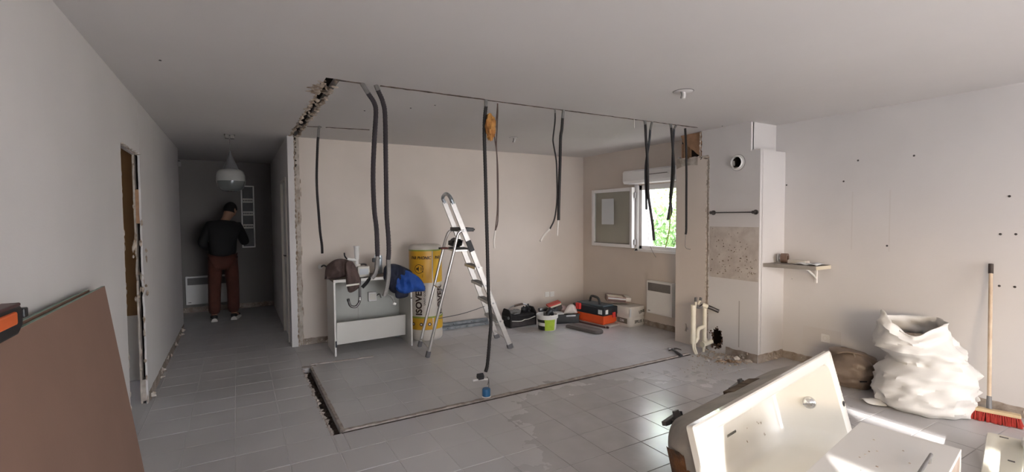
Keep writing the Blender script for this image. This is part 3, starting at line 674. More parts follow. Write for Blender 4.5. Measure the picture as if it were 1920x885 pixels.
# ------------------------------------------------------------------ hall: pendant, detector, radiator, electrical panel
pl = empty('pendant_lamp', (-.05, 6.35, H), 0, 'round glass pendant lamp hanging in the dark hallway', 'lamp')
M_GREYCAP = mat('grey_lamp_metal', '#77726e', .5, metal=.3); M_OPAL = mat('opal_glass', '#8f8f8d', .12, coat=.5); M_SMOKE = mat('smoky_glass', '#4f5453', .06, coat=.6)
MB().box(-.055, .055, -.04, .04, -.012, 0).box(-.045, -.005, -.035, .035, -.05, -.012).box(.005, .045, -.035, .035, -.05, -.012).build('ceiling_mount', M_GREYCAP, pl, bevel=.003)
MB().tube([(0, 0, -.05), (0, 0, -.2)], .003, 6).build('cord', M_GREYC, pl)
MB().lathe([(.004, -.19), (.02, -.23), (.05, -.32), (.08, -.4)], 24, cap=False).build('cone_shade', mat('pale_cone', '#5a5a5c', .4), pl, True)
MB().lathe([(.07, -.395), (.11, -.405), (.135, -.43), (.146, -.47), (.147, -.535)], 32, cap=False).build('opal_globe', M_OPAL, pl, True)
MB().lathe([(.147, -.535), (.143, -.57), (.125, -.615), (.09, -.645), (.04, -.655), (.001, -.656)], 32, cap=False).build('globe_base', M_SMOKE, pl, True)
dt = empty('wall_sensor', (XL, 7.9, 2.3), 0, 'small white sensor high on the end of the left wall', 'sensor')
MB().box(0, .035, -.02, .02, -.05, .02).build('sensor_body', mat('dull_grey_plastic', '#8a8785', .5), dt, bevel=.006); MB().box(.002, .03, -.018, .018, .02, .032).build('sensor_cap', M_BLACK, dt, bevel=.003)
def radiator(label, loc, rz, w_, h_):
    o = empty('electric_radiator', loc, rz, label, 'radiator'); gr = h_*.24        # local: x along the wall, -y out into the room
    MB().box(0, w_, -.085, -.012, 0, h_).build('casing', M_PVC, o, bevel=.006); MB().box(.025, w_-.025, -.0868, -.084, h_-.025-gr, h_-.025).build('grille', mat('radiator_grille', '#7c7876', .6), o)
    s = MB()
    for k in range(9): s.box(.028, w_-.028, -.0895, -.0866, h_-.03-gr*(k+.8)/9, h_-.03-gr*(k+.45)/9)
    e = s.build('grille_slat', M_GREYC, o); e['kind'] = 'stuff'
    MB().box(.02, w_-.02, -.0885, -.084, .012, h_-.03-gr).build('front_plate', M_PVC, o, bevel=.002)
    MB().box(.03, .07, -.0895, -.088, .03, .042).build('badge', M_GREYC, o)
    for x in (.08, w_-.08): MB().box(x-.02, x+.02, -.014, 0, h_*.3, h_*.8).build('wall_bracket', M_STEEL, o)
radiator('white electric radiator on the beige wall below the kitchen window', (XW, 4.71, .205), R(-90), .44, .445)
radiator('white electric radiator on the hallway end wall beside the person', (-.75, YH, .14), 0, .72, .46)
ep = empty('electrical_panel', (.165, YH, 1.04), 0, 'tall electrical panel with breakers in the dark hallway', 'electrical panel')
MB().box(-.1, .1, -.02, 0, 0, 1.06).build('panel_frame', M_PVC, ep, bevel=.003); MB().box(-.08, .08, -.03, -.018, .02, 1.04).build('panel_back', M_BLACK, ep)
for k in range(3):
    r_ = MB().box(-.075, .075, -.05, -.03, .33+k*.22, .4+k*.22).build('breaker_row', M_OFF, ep)
    for i in range(6): MB().box(-.068+i*.024, -.054+i*.024, -.058, -.049, .35+k*.22, .38+k*.22).build('breaker_switch', M_CHARCOAL, r_)

# ------------------------------------------------------------------ sockets
def socket(x, y, z, rz, label, group=None):
    o = empty('wall_socket', (x, y, z), rz, label, 'socket', group)
    MB().box(-.04, .04, -.008, 0, -.04, .04).build('cover_plate', M_PVC, o, bevel=.003)
    MB().lathe([(.022, -.0), (.022, -.0085), (.019, -.009), (.018, -.004), (.001, -.004)], 20, (0, 0, 0), (0, 1, 0), cap=False).build('socket_well', M_OFF, o, True)
    for dx in (-.0095, .0095): MB().tube([(dx, -.003, 0), (dx, -.0052, 0)], .003, 6).build('pin_hole', M_BLACK, o)
socket(4.22, YB, .305, 0, 'left one of two white sockets on the beige back wall', 'sockets on the beige back wall'); socket(4.318, YB, .30, 0, 'right one of two white sockets on the beige back wall', 'sockets on the beige back wall')
socket(XR, 2.5, .30, R(-90), 'white wall socket low on the white wall behind the bathtub')
for k, (y, z) in enumerate([(2.246, 2.04), (1.82, 2.036), (2.365, 1.853), (2.913, 1.851), (1.227, 1.663), (1.269, 1.375), (1.186, 1.377), (1.266, .977), (1.182, .979), (2.0, 1.25)]):
    MB().lathe([(.008, 0), (.009, .003), (.004, .004)], 8, (XR, y, z), (-1, 0, 0)).build('wall_plug', M_DSTEEL, wall_right)
MB().lathe([(.006, 0), (.005, .003)], 8, (XL, 2.24, 1.9), (1, 0, 0)).build('wall_plug', M_DSTEEL, wall_left)
MB().box(XR-.0008, XR, 2.36, 2.72, .19, .39).build('paint_patch', mat('paint_patch', '#d0cbc8', .8), wall_right)
for y in (2.28, 1.98): MB().box(XR-.0006, XR, y, y+.012, 1.2, 1.75).build('dirt_streak', mat('faint_streak', '#cfcac7', .8), wall_right)
wb = empty('wall_water_outlet', (.87, YB, .94), 0, 'capped water outlet on the beige wall above the sink cabinet', 'water outlet')
MB().lathe([(.03, 0), (.028, .012), (.012, .014), (.012, .05)], 16, (0, 0, 0), (0, -1, 0)).build('flange', M_PVC, wb, True); MB().tube(smooth_pts([(0, -.04, 0), (.03, -.06, .02), (.06, -.06, .0)], 4), .01, 8).build('pipe_stub', M_DSTEEL, wb, True)

# ------------------------------------------------------------------ plasterboard stack with tool on top
M_BOARD = mat('brown_plasterboard_paper', '#86695a', .85, var=.03, scale=4, bump=.05); M_GREEN_EDGE = mat('green_plasterboard_edge', '#8fa394', .8, var=.1, scale=20); M_CORE = mat('gypsum_core', '#c9c4bb', .9)
lab = ['front brown plasterboard sheet leaning on the left wall', 'second plasterboard sheet from the front, green edge showing', 'third plasterboard sheet from the front, green edge showing', 'rearmost plasterboard sheet touching the left wall']
for k in range(4):
    yl = [3.2, 3.1, 3.04, 2.98][k]; dz = [0, -.006, .004, -.002][k]; xo = -.0145*k
    bx, tx = -.452+xo, -.607+xo; zt = 1.182+dz; tilt = math.atan2(bx-tx, zt)
    rm = Matrix.Translation((bx, 0, 0)) @ Matrix.Rotation(-tilt, 4, 'Y'); hgt = zt/math.cos(tilt)
    o = empty('plasterboard_sheet', (bx, yl, .006), 0, lab[k], 'plasterboard', 'plasterboard sheets leaning on the left wall', rot=(0, -tilt, 0))
    MB().box(-.0005, 0, -2.5, 0, 0, hgt-.001).build('face_paper', M_BOARD, o)
    MB().box(-.0125, -.0005, -2.498, -.001, .0, hgt-.002).build('gypsum_core', M_CORE, o); MB().box(-.0132, -.0125, -2.5, 0, 0, hgt).box(-.0132, -.0003, -2.5, 0, hgt-.003, hgt).build('edge_paper', M_GREEN_EDGE, o)
tl = empty('cordless_tool', (-.612, 1.95, 1.185), 0, 'black and orange cordless tool lying on the plasterboard sheets', 'tool')
M_ORANGE = mat('orange_plastic', '#d8632c', .4, var=.05, scale=10); M_MAROON = mat('dark_red_plastic', '#4a2c2c', .45)
s = MB().prism([(-.16, .0), (.04, .0), (.075, .02), (.082, .06), (.07, .085), (.02, .092), (-.16, .092)], -.035, .03, Matrix(((0,0,1,0),(1,0,0,0),(0,1,0,0),(0,0,0,1)))); s.build('tool_body', M_BLACK, tl, bevel=.008)
MB().box(-.01, .037, -.14, .015, .035, .075).build('orange_shell', M_ORANGE, tl, bevel=.006); MB().box(-.012, .034, -.15, .05, .086, .097).build('top_grip', M_MAROON, tl, bevel=.004)
MB().box(-.02, .036, .07, .1, .045, .075).build('belt_clip', M_BLACK, tl, bevel=.004)

# ------------------------------------------------------------------ towel rail, shelf, pipes
tr_ = empty('towel_rail', (XC, 3.22, 1.565), 0, 'slim metal towel rail screwed on the duct column', 'towel rail')
M_DCHROME = mat('tarnished_chrome', '#6d6a69', .3, metal=.9)
MB().tube([(-.045, -.25, 0), (-.045, .25, 0)], .0065, 10).build('rail', M_DCHROME, tr_, True)
for y in (-.25, .25): MB().lathe([(.026, 0), (.026, .01), (.012, .014), (.01, .04), (.017, .046), (.016, .056), (.001, .058)], 16, (0, y, 0), (-1, 0, 0)).build('rail_mount', M_DCHROME, tr_, True)
sh = empty('wall_shelf', (XR, 2.7, 1.0), 0, 'grey wall shelf between the column and the right wall', 'shelf')
M_SHELFG = mat('grey_shelf_board', '#8d8780', .5, var=.05, scale=6); M_SHELFE = mat('cream_shelf_end', '#cfc5b0', .5)
MB().prism([(-.375, .228), (-.27, -.235), (-.002, -.235), (-.002, .228)], 0, .037).build('shelf_board', M_SHELFG, sh, bevel=.002)
MB().box(-.268, -.002, -.238, -.2349, .001, .036).build('end_cap', M_SHELFE, sh)
bk = MB().box(-.012, 0, -.112, -.092, -.155, -.001).box(-.2, -.012, -.112, -.092, -.013, -.001); bk.tube(smooth_pts([(-.006, -.102, -.11), (-.05, -.102, -.075), (-.13, -.102, -.03), (-.17, -.102, -.01)], 4), .009, 6); bk.build('shelf_bracket', M_PVC, sh, True)
MB().lathe([(.006, 0), (.006, .004)], 8, (-.02, .13, -.14)).build('screw', M_STEEL, sh)
tp = empty('tape_roll', (4.9, 2.86, 1.0875), 0, 'brown roll of tape lying on its side on the shelf', 'tape')
MB().lathe([(.028, -.03), (.05, -.03), (.05, .03), (.028, .03), (.028, -.03)], 24, (0, -.03, 0), (.25, -1, 0), cap=False).build('brown_tape', mat('brown_tape', '#6f5a4e', .5, var=.1, scale=20), tp, True); MB().lathe([(.018, -.033), (.045, -.033), (.045, -.027), (.018, -.027), (.018, -.033)], 24, (.006, .0, 0), (.25, -1, 0), cap=False).build('paper_core', M_PAPER, tp, True)
o = MB().box(-.03, .05, -.09, .09, 0, .035).build('carton_scrap', mat('white_carton', '#cfcac3', .8, var=.05), bevel=.004, loc=(4.93, 2.71, 1.0385)); tag(o, 'small white carton on the shelf beside the tape roll', 'carton')
rows = []
for i in range(9):
    a = i/8; rows.append([Vector((4.83+.0*a, 2.7-.22*a, 1.041+.012*math.sin(a*6)**2)), Vector((4.93, 2.71-.23*a, 1.043+.02*math.sin(a*5+.5)**2)), Vector((5.02, 2.7-.2*a, 1.041+.006*math.sin(a*8)**2))])
o = MB().grid(rows).build('crumpled_paper', M_PAPER, None, True); o.modifiers.new('thick', 'SOLIDIFY').thickness = .0015; tag(o, 'loose curled papers on the front end of the shelf', 'paper')

pp = empty('drain_pipes', (4.43, 3.5, 0), 0, 'cream plastic drain pipes standing before the column', 'pipes')
def T(nm, pts, r, m=M_CREAM, n=12, sm=0): return MB().tube(smooth_pts(pts, sm) if sm else pts, r, n).build(nm, m, pp, True)
T('waste_pipe', [(-.1, .0, .14), (-.1, 0, .55)], .028); T('waste_pipe', [(.09, 0, .13), (.09, 0, .5)], .024)
T('pipe_elbow', [(-.1, 0, .2), (-.1, 0, .13), (-.095, 0, .12)], [.03, .032, .026]); T('pipe_branch', [(-.04, -.01, .16), (-.04, -.01, .24), (-.02, -.01, .275), (.03, -.01, .285), (.09, 0, .29)], .021, sm=4)
T('pipe_branch', [(-.1, -.005, .135), (-.07, -.01, .14), (-.04, -.01, .18)], .021, sm=3)
T('pipe_outlet', [(.03, -.02, .095), (.1, -.02, .098), (.185, -.02, .11)], .027); T('pipe_socket', [(.028, -.02, .095), (.05, -.02, .096)], .033)
T('pipe_elbow', [(.09, 0, .15), (.09, -.01, .1)], .03)
for x0, x1 in ((-.115, -.075), (-.085, -.05)): T('supply_pipe', [(x0, -.01, .13), (x0+.005, -.012, .07), (x1, -.015, .0)], .011, sm=3)
T('supply_pipe', [(.075, 0, .08), (.07, -.005, .04), (.075, 0, .0)], .014, sm=3)
T('supply_pipe', [(-.065, .01, .3), (-.06, .01, .5), (-.05, .01, .58)], .012); T('supply_pipe', [(-.02, .01, .5), (.0, .01, .56), (.03, .01, .585)], .011)
T('copper_tip', [(-.05, .01, .58), (-.048, .01, .625)], .014, M_DSTEEL); T('copper_tip', [(.03, .01, .585), (.036, .01, .62)], .014, M_DSTEEL)
T('valve_body', [(-.05, 0, .53), (-.015, 0, .52), (.04, 0, .515)], [.018, .024, .016], M_STEEL); T('valve_lever', [(-.02, -.02, .53), (-.02, -.05, .555)], .007, M_DSTEEL)
T('steel_pipe', [(.07, -.0, .53), (.13, -.06, .5), (.18, -.11, .468)], .021, M_DSTEEL); T('pipe_opening', [(.18, -.11, .468), (.182, -.112, .467)], .018, M_BLACK); T('pipe_collar', [(.06, .008, .535), (.1, -.03, .514)], .027, M_CREAM)
# ------------------------------------------------------------------ rubble by the column, hammer
M_CHIP = mat('plaster_chips', '#c9beb2', .95, c2='#a08e7c', scale=30, bump=.6)
s = MB(); g = random.Random(8)
for k in range(130):
    t = g.random(); x = 4.3+.28*t+g.gauss(0, .04); y = 3.47-.42*g.random()+g.gauss(0, .03)
    sz = g.uniform(.006, .018); s.chunk((min(x, 4.6), y, sz*.4), (sz, sz*g.uniform(.7, 1.5), sz*.7))
for k in range(60):
    y = g.uniform(2.97, 3.5); s.chunk((4.6-abs(g.gauss(0, .03)), y, .006), (.012, .016, .01))
for k in range(50): s.chunk((g.gauss(4.2, .22), g.gauss(3.1, .2), .003), (.006, .007, .005))
o = s.build('plaster_rubble', M_CHIP); tag(o, 'scattered pale plaster crumbs on the floor below the column', 'rubble', kind='stuff')
spots = [((4.23, 3.245), .035, 'white plaster lump on the floor left of the brown lumps', '#d6d0ca'), ((4.33, 3.16), .04, 'brown plaster lump, left one beside the white lump', '#a28a72'), ((4.4, 3.1), .045, 'largest brown broken lump in the middle of the rubble', '#94795f'), ((4.46, 3.06), .038, 'brown plaster lump, right one nearest the column corner', '#ab937b'),
         ((4.0, 3.06), .014, 'tiny white chip alone on the floor before the rubble', '#e2ddd8'), ((4.55, 3.12), .05, 'pale flat plaster shard leaning at the foot of the column', '#d8cdc0'), ((4.565, 2.99), .05, 'pale plaster shard at the column corner foot', '#d2c6b8')]
for k, ((x, y), r, lb, c) in enumerate(spots):
    s = MB().chunk((0, 0, r*.35), (r, r*.8, r*.45), k+3); 
    if k in (1, 2, 3): s.chunk((r*.7, -r*.6, r*.2), (r*.5, r*.5, r*.3), k+20).chunk((-r*.8, r*.4, r*.2), (r*.45, r*.5, r*.3), k+40)
    o = s.build('plaster_lump', mat('lump_%d' % k, c, .95, var=.12, scale=40, bump=.6), loc=(x, y, 0)); tag(o, lb, 'plaster lump', 'broken plaster lumps by the column')
hm = empty('hammer', (4.235, 3.69, 0), 0, 'claw hammer with black grip lying on the floor line', 'hammer')
MB().tube([(-.03, .045, .02), (-.0, .03, .02), (.02, .015, .02)], [.018, .014, .013], 10).build('hammer_head', M_STEEL, hm, True); 
s = MB().tube(smooth_pts([(.02, .018, .022), (.05, 0, .026), (.085, -.035, .018)], 4), [.012, .011, .01, .009, .008, .007, .006, .005, .004], 6).tube(smooth_pts([(.02, .008, .022), (.045, -.015, .026), (.07, -.055, .018)], 4), [.012, .011, .01, .009, .008, .007, .006, .005, .004], 6); s.build('claw', M_DSTEEL, hm, True)
MB().tube([(.0, .02, .02), (-.035, -.06, .018)], .011, 8).build('handle', M_DSTEEL, hm, True); MB().tube([(-.035, -.06, .018), (-.07, -.13, .017), (-.1, -.2, .017)], [.014, .017, .015], 10).build('grip', M_BLACK, hm, True)

# ------------------------------------------------------------------ ladder
ld = empty('stepladder', (2.3, 5.1, 0), 0, 'aluminium stepladder standing open in the kitchen area', 'ladder'); LO = Vector((2.3, 5.1, 0))
def L3(*p): return Vector(p)-LO
nf, ntp = L3(2.725, 4.765, .02), L3(2.063, 4.877, 1.70); ff, ftp = L3(2.813, 5.257, .02), L3(2.167, 5.367, 1.72)
def on(a, b, z): return a+(b-a)*((z-a.z)/(b.z-a.z))
M_GREYPL = mat('grey_ladder_plastic', '#6b6a6c', .5)
for a, b in ((nf, ntp), (ff, ftp)):
    r_ = MB().bar(a, b, .058, .02, (1, 0, .3)).build('rail', M_ALU, ld, bevel=.003)
    MB().bar(a+Vector((.003, 0, -.02)), a+(b-a)*.018, .066, .028, (1, 0, .3)).build('rubber_foot', M_GREYPL, r_)
cyl = [(ntp-(ntp-nf)*.0)]
d1 = (ntp-nf).normalized()
hoop = smooth_pts([ntp-d1*.02, ntp+d1*.05, ntp+d1*.075+Vector((.02, .08, .012)), (ntp+ftp)/2+d1*.085+Vector((.01, 0, .015)), ftp+d1*.075+Vector((.0, -.08, .012)), ftp+d1*.05, ftp-d1*.02], 5)
MB().tube(hoop, .021, 10).build('top_hoop', M_GALV, ld, True)
sdv = (ff-nf).normalized()
for z in (.33, .545, .755, .965):
    a, b = on(nf, ntp, z), on(ff, ftp, z); c = (a+b)/2; ex = Vector((sdv.y, -sdv.x, 0)); m = Matrix.Translation(c) @ Matrix(((ex.x, sdv.x, 0, 0), (ex.y, sdv.y, 0, 0), (0, 0, 1, 0), (0, 0, 0, 1))); hl = (b-a).length/2-.008
    s = MB().box(-.045, .042, -hl, hl, -.004, .004, m).box(-.045, -.039, -hl, hl, -.026, .0, m).box(.036, .042, -hl, hl, -.026, 0, m); t_ = s.build('tread', M_ALU, ld)
    s = MB(); [s.box(-.04+i*.014, -.034+i*.014, -hl, hl, .0038, .0065, m) for i in range(6)]; s.build('tread_ribs', M_GREYPL, t_)
    MB().tube([a-sdv*.02, a-sdv*.012], .011, 8).build('rivet', M_STEEL, t_)
a, b = on(nf, ntp, .1), on(ff, ftp, .1); MB().tube([a, b], .009, 8).build('base_bar', M_ALU, ld)
# rear support frame, bent in at the top
pn, pf = on(nf, ntp, 1.387), on(ff, ftp, 1.387)
sn, sf = L3(1.772, 4.927, .02), L3(1.84, 5.388, .02)
for a, mid, m2, top in ((sn, L3(2.07, 4.876, 1.14), L3(2.112, 4.869, 1.315), pn), (sf, L3(2.145, 5.371, 1.15), L3(2.195, 5.363, 1.315), pf)):
    pts = [a]+[a+(mid-a)*t for t in (.33, .66)]+[mid, m2, (m2+top)/2+Vector((-.01, 0, .02)), top]; pts = smooth_pts(pts, 4); rr = []
    s = MB().tube(pts, .017, 10); l_ = s.build('support_leg', M_ALU, ld, True); MB().bar(a-Vector((.005, 0, .02)), a+(mid-a)*.04, .042, .036).build('rubber_foot', M_GREYPL, l_)
for z, r_ in ((.72, .008), (.09, .009)):
    k = lambda q, z=z: q
    a = sn+(L3(2.07, 4.876, 1.14)-sn)*((z-.02)/1.12); b = sf+(L3(2.145, 5.371, 1.15)-sf)*((z-.02)/1.13); MB().tube([a, b], r_, 8).build('cross_brace', M_ALU, ld, True)
a = L3(1.90, 4.905, .42); b = on(ff, ftp, .42); MB().tube(smooth_pts([a, (a+b)/2+Vector((0, 0, -.018)), b], 5), .0045, 5).build('safety_strap', M_DSTEEL, ld)
# platform, hinge plates, tool tray
a, b = on(nf, ntp, 1.17), on(ff, ftp, 1.17); ex = Vector((-sdv.y, sdv.x, 0)); m = Matrix.Translation((a+b)/2) @ Matrix(((ex.x, sdv.x, 0, 0), (ex.y, sdv.y, 0, 0), (0, 0, 1, 0), (0, 0, 0, 1)))
pf_ = MB().box(-.03, .2, -.225, .225, -.02, .0, m).build('platform', M_ALU, ld, bevel=.003); s = MB(); [s.box(-.02+i*.02, -.01+i*.02, -.215, .215, -.001, .004, m) for i in range(11)]; s.build('platform_ribs', M_GREYPL, pf_)
for a, b in ((nf, ntp), (ff, ftp)):
    c = on(a, b, 1.27); d_ = on(a, b, 1.15); sd_ = -1 if a is nf else 1; MB().bar(c+sdv*sd_*.016, d_+sdv*sd_*.016, .062, .012, (1, 0, .3)).build('hinge_plate', M_CHARCOAL, ld, bevel=.004); MB().tube([on(a, b, 1.387)+sdv*sd_*.008, on(a, b, 1.387)+sdv*sd_*.028], .012, 10).build('pivot_bolt', M_STEEL, ld, True)
m2 = Matrix.Translation(L3(2.255, 5.1, 1.392)) @ Matrix(((ex.x, sdv.x, 0, 0), (ex.y, sdv.y, 0, 0), (0, 0, 1, 0), (0, 0, 0, 1)))
s = MB().box(-.1, .07, -.23, .23, -.02, -.012, m2).box(-.1, -.092, -.23, .23, -.02, .022, m2).box(.062, .07, -.23, .23, -.02, .022, m2).box(-.1, .07, -.23, -.222, -.02, .022, m2).box(-.1, .07, .222, .23, -.02, .022, m2); s.build('tool_tray', M_BLACK, ld, bevel=.003)
MB().prism([(-.16, -.06), (-.07, -.09), (-.07, .09), (-.16, .06)], -.012, .008, m2).build('tray_lip', M_BLACK, ld, bevel=.003)
pz = empty('pliers', (2.08, 4.99, 1.174), R(5), 'dark red handled pliers lying on the ladder platform', 'pliers')
for y in (-.02, .02): MB().tube(smooth_pts([(-.02, 0, .014), (-.06, y, .014), (-.13, y*1.4, .014)], 4), [.007, .007, .009, .011, .012, .012, .011, .011, .01], 8).build('grip', mat('dull_red_grip', '#5d2f28', .5) if y < 0 else M_BLACK, pz, True)
MB().tube([(-.02, 0, .014), (.02, 0, .014), (.07, 0, .014)], [.012, .014, .006], 8).build('jaw', M_DSTEEL, pz, True)
kz = empty('tool_pouch', (2.2, 5.12, 1.195), R(-8), 'small black tool pouch lying on the ladder platform', 'tool pouch')
blob((0, 0, .045), (.08, .15, .05), 5, .35, 2.5).build('pouch_body', M_BLACK, kz, True); MB().tube(smooth_pts([(-.02, -.1, .07), (0, -.05, .11), (.02, .03, .1)], 4), .012, 6).build('pouch_flap', M_CHARCOAL, kz, True)

# ------------------------------------------------------------------ insulation roll
RC, RR = (2.065, 5.775), .203
a0 = math.atan2(-RC[1], -RC[0]); rl = empty('insulation_roll', (RC[0], RC[1], 0), a0+R(90), 'tall yellow and white insulation roll standing behind the ladder', 'insulation roll')
M_WRAP = mat('white_wrap', '#d8d0c6', .35, var=.03, scale=5); M_YEL = mat('yellow_wrap', '#d9a431', .35, var=.05, scale=5); M_LIME = mat('green_stripe', '#93a344', .4); M_INK = mat('dark_print', '#352219', .5); M_YEL2 = mat('bright_yellow_wrap', '#e2b12c', .35)
prof = [(.19, .002), (RR, .02)]+[(RR+.003*math.sin(i*1.7), .02+1.14*i/24) for i in range(1, 25)]+[(.193, 1.18), (.17, 1.192), (.0, 1.196)]
MB().lathe(prof, 40).build('wrap', M_WRAP, rl, True)
def band(nm, z0, z1, a1, a2, m, off=.0045):
    n = max(4, int((a2-a1)/R(9))); rows = [[Vector(((RR+off)*math.sin(a1+(a2-a1)*i/n), -(RR+off)*math.cos(a1+(a2-a1)*i/n), z)) for i in range(n+1)] for z in (z0, (z0+z1)/2, z1)]
    return MB().grid(rows).build(nm, m, rl, True)
band('yellow_band', .725, 1.118, R(-110), R(22), M_YEL); band('yellow_band', .725, 1.118, R(26), R(110), M_YEL2); band('green_stripe', 1.118, 1.135, R(-110), R(110), M_LIME); band('green_stripe', .285, .305, R(-110), R(110), M_LIME)
band('yellow_band', .14, .285, R(-110), R(22), M_YEL, .005); band('yellow_band', .14, .285, R(26), R(110), M_YEL2, .005)
def roll_text(nm, body, size, x, z, vertical=False, bold=.0, squash=1., shear=0.):
    fr = frame((0, 0, 0), (0, 0, 1), (-1, 0, 0)) if vertical else Matrix.Identity(4); fr = frame((x, z, 0), (0, 1, 0), (-1, 0, 0)) if vertical else Matrix.Translation((x, z, 0))
    return text(nm, body, M_INK, rl, size, Matrix.Identity(4), .0004, bold=bold, squash=squash, bend=(fr, RR+.006), shear=shear)
roll_text('lettering', 'PAR PHONIC', .052, -.065, 1.035, bold=.0016, shear=.2, squash=.86); roll_text('lettering', 'PAR PHONIC', .052, .25, 1.035, bold=.0016, shear=.2, squash=.86)
roll_text('lettering', 'ISOVER', .115, -.088, .505, True, .004, .98); roll_text('lettering', 'SAINT-GOBAIN', .034, -.015, .57, True, .0004, 1.05); roll_text('lettering', 'ISOVER', .115, .2, .5, True, .004, .98)
def roll_shape(nm, polys, m=None, off=.0065):
    b = MB()
    for pl_ in polys:
        q = [Vector(((RR+off)*math.sin(x/RR), -(RR+off)*math.cos(x/RR), z)) for x, z in pl_]; b.add(q, [tuple(range(len(q)))])
    return b.build(nm, m or M_INK, rl)
ic = (-.082, .90); ring = []
for k in range(24):
    a1, a2 = 2*math.pi*k/24, 2*math.pi*(k+1)/24
    ring.append([(ic[0]+r*math.cos(a), ic[1]+r*math.sin(a)) for r, a in ((.05, a1), (.057, a1), (.057, a2), (.05, a2))])
roll_shape('icon_ring', ring); roll_shape('icon_speaker', [[(ic[0]-.035, ic[1]-.012), (ic[0]-.018, ic[1]-.012), (ic[0]-.018, ic[1]+.012), (ic[0]-.035, ic[1]+.012)], [(ic[0]-.018, ic[1]-.012), (ic[0], ic[1]-.034), (ic[0], ic[1]+.034), (ic[0]-.018, ic[1]+.012)], [(ic[0]+.046, ic[1]-.045), (ic[0]+.053, ic[1]-.045), (ic[0]+.053, ic[1]+.045), (ic[0]+.046, ic[1]+.045)]])
arc = []
for rad in (.016, .028):
    for k in range(6):
        a1, a2 = R(-50+100*k/6), R(-50+100*(k+1)/6); arc.append([(ic[0]+.005+r*math.cos(a), ic[1]+r*math.sin(a)) for r, a in ((rad, a1), (rad+.005, a1), (rad+.005, a2), (rad, a2))])
roll_shape('icon_wave', arc); roll_shape('small_print', [[(ic[0]-.05+.0*i, ic[1]-.08-.02*i), (ic[0]+.05, ic[1]-.08-.02*i), (ic[0]+.05, ic[1]-.073-.02*i), (ic[0]-.05, ic[1]-.073-.02*i)] for i in range(2)])
for x in (-.17, -.06, .04): roll_shape('badge', [[(x+.022*math.cos(2*math.pi*k/12), .21+.022*math.sin(2*math.pi*k/12)) for k in range(12)]]); roll_shape('badge_mark', [[(x-.01, .2), (x+.01, .2), (x+.01, .22), (x-.01, .22)]], M_WRAP, .0075)

# ------------------------------------------------------------------ metal rails along the back wall
def channel(label, a, b, up_, flip=1):
    a, b = Vector(a), Vector(b); o = empty('metal_channel', a, math.atan2((b-a).y, (b-a).x), label, 'metal rail', 'galvanised rails by the back wall'); L = (b-a).length
    MB().box(0, L, -.024, .024, 0, .0015).box(0, L, -.024, -.0225, 0, .04).box(0, L, .0225, .024, 0, .04).build('channel', M_GALV, o)
    s = MB()
    for k in range(5): s.lathe([(.007, 0), (.007, .0008)], 8, (.15+k*L/5.3, -.0242, .02), (0, -1, 0))
    s.build('punched_hole', M_DSTEEL, o)
channel('front galvanised channel lying on the floor by the back wall', (1.72, 6.0, .002), (3.24, 6.02, .002), 0); channel('rear galvanised channel lying against the back wall', (1.80, 6.075, .002), (3.2, 6.1, .002), 0)
channel('upper galvanised channel lying across the two others', (1.85, 6.05, .0425), (3.3, 6.07, .0425), 0)
o = MB().bar((3.14, 5.98, .012), (3.33, 5.70, .012), .035, .02, (1, 1, 0)).build('white_trim_scrap', M_PVC, bevel=.004); tag(o, 'short white plastic strip on the floor beside the tool bag', 'plastic strip')

# ------------------------------------------------------------------ sink cabinet and what lies on it
sc_ = empty('sink_cabinet', (.9, 5.49, 0), R(-1), 'white doorless sink base cabinet stripped for removal', 'cabinet')
M_LAM = mat('white_laminate', '#cfccc6', .45, var=.02, scale=3); M_LAMG = mat('grey_white_laminate', '#b7b8b2', .45, var=.02, scale=3); M_CHIPB = mat('chipboard_top', '#6f645c', .85, c2='#8b7d70', scale=40); M_EDGE = mat('white_edging', '#dedbd5', .4)
W_, D_, HT = .885, .52, .855
def cab_panel(x0, x1):
    p_ = MB().box(x0, x1, 0, D_, .0, HT-.03).build('side_panel', M_LAM, sc_); MB().box(x0+.001, x1-.001, -.0015, 0, 0, HT-.03).build('edging', M_EDGE, p_)
cab_panel(0, .019); cab_panel(W_-.019, W_)
for x0, x1 in ((.02, W_/2-.09), (W_/2-.087, W_-.02)): MB().box(x0, x1, D_-.02, D_-.012, .05, HT-.05).build('back_panel', M_LAMG, sc_)
MB().box(.0, W_, .03, D_, HT-.03, HT-.012).build('top_board', M_CHIPB, sc_); MB().box(-.002, W_-.2, -.012, .045, HT-.035, HT-.003).build('front_strip', M_LAM, sc_, bevel=.002); MB().box(-.004, .03, -.01, D_, HT-.03, HT-.0).build('end_strip', M_CHIPB, sc_)
kb = MB(); ang = R(11); mk = Matrix.Translation((.022, .008, .125)) @ Matrix.Rotation(ang, 4, 'Z') @ Matrix.Rotation(R(1.5), 4, 'Y'); kb.box(0, .84, 0, .018, 0, .245, mk); kb.build('fallen_rail', M_LAM, sc_, bevel=.001)
MB().box(.006, .022, -.01, .0, .1, .17).build('hinge_plate', M_CHARCOAL, sc_); MB().lathe([(.008, 0), (.006, .004)], 8, (W_-.01, -.002, .575), (0, -1, 0)).build('screw', M_BLACK, sc_)
for x in (.24, .31): MB().lathe([(.004, 0), (.004, .002)], 6, (x, D_-.021, .64), (0, -1, 0)).build('screw_hole', M_DSTEEL, sc_)

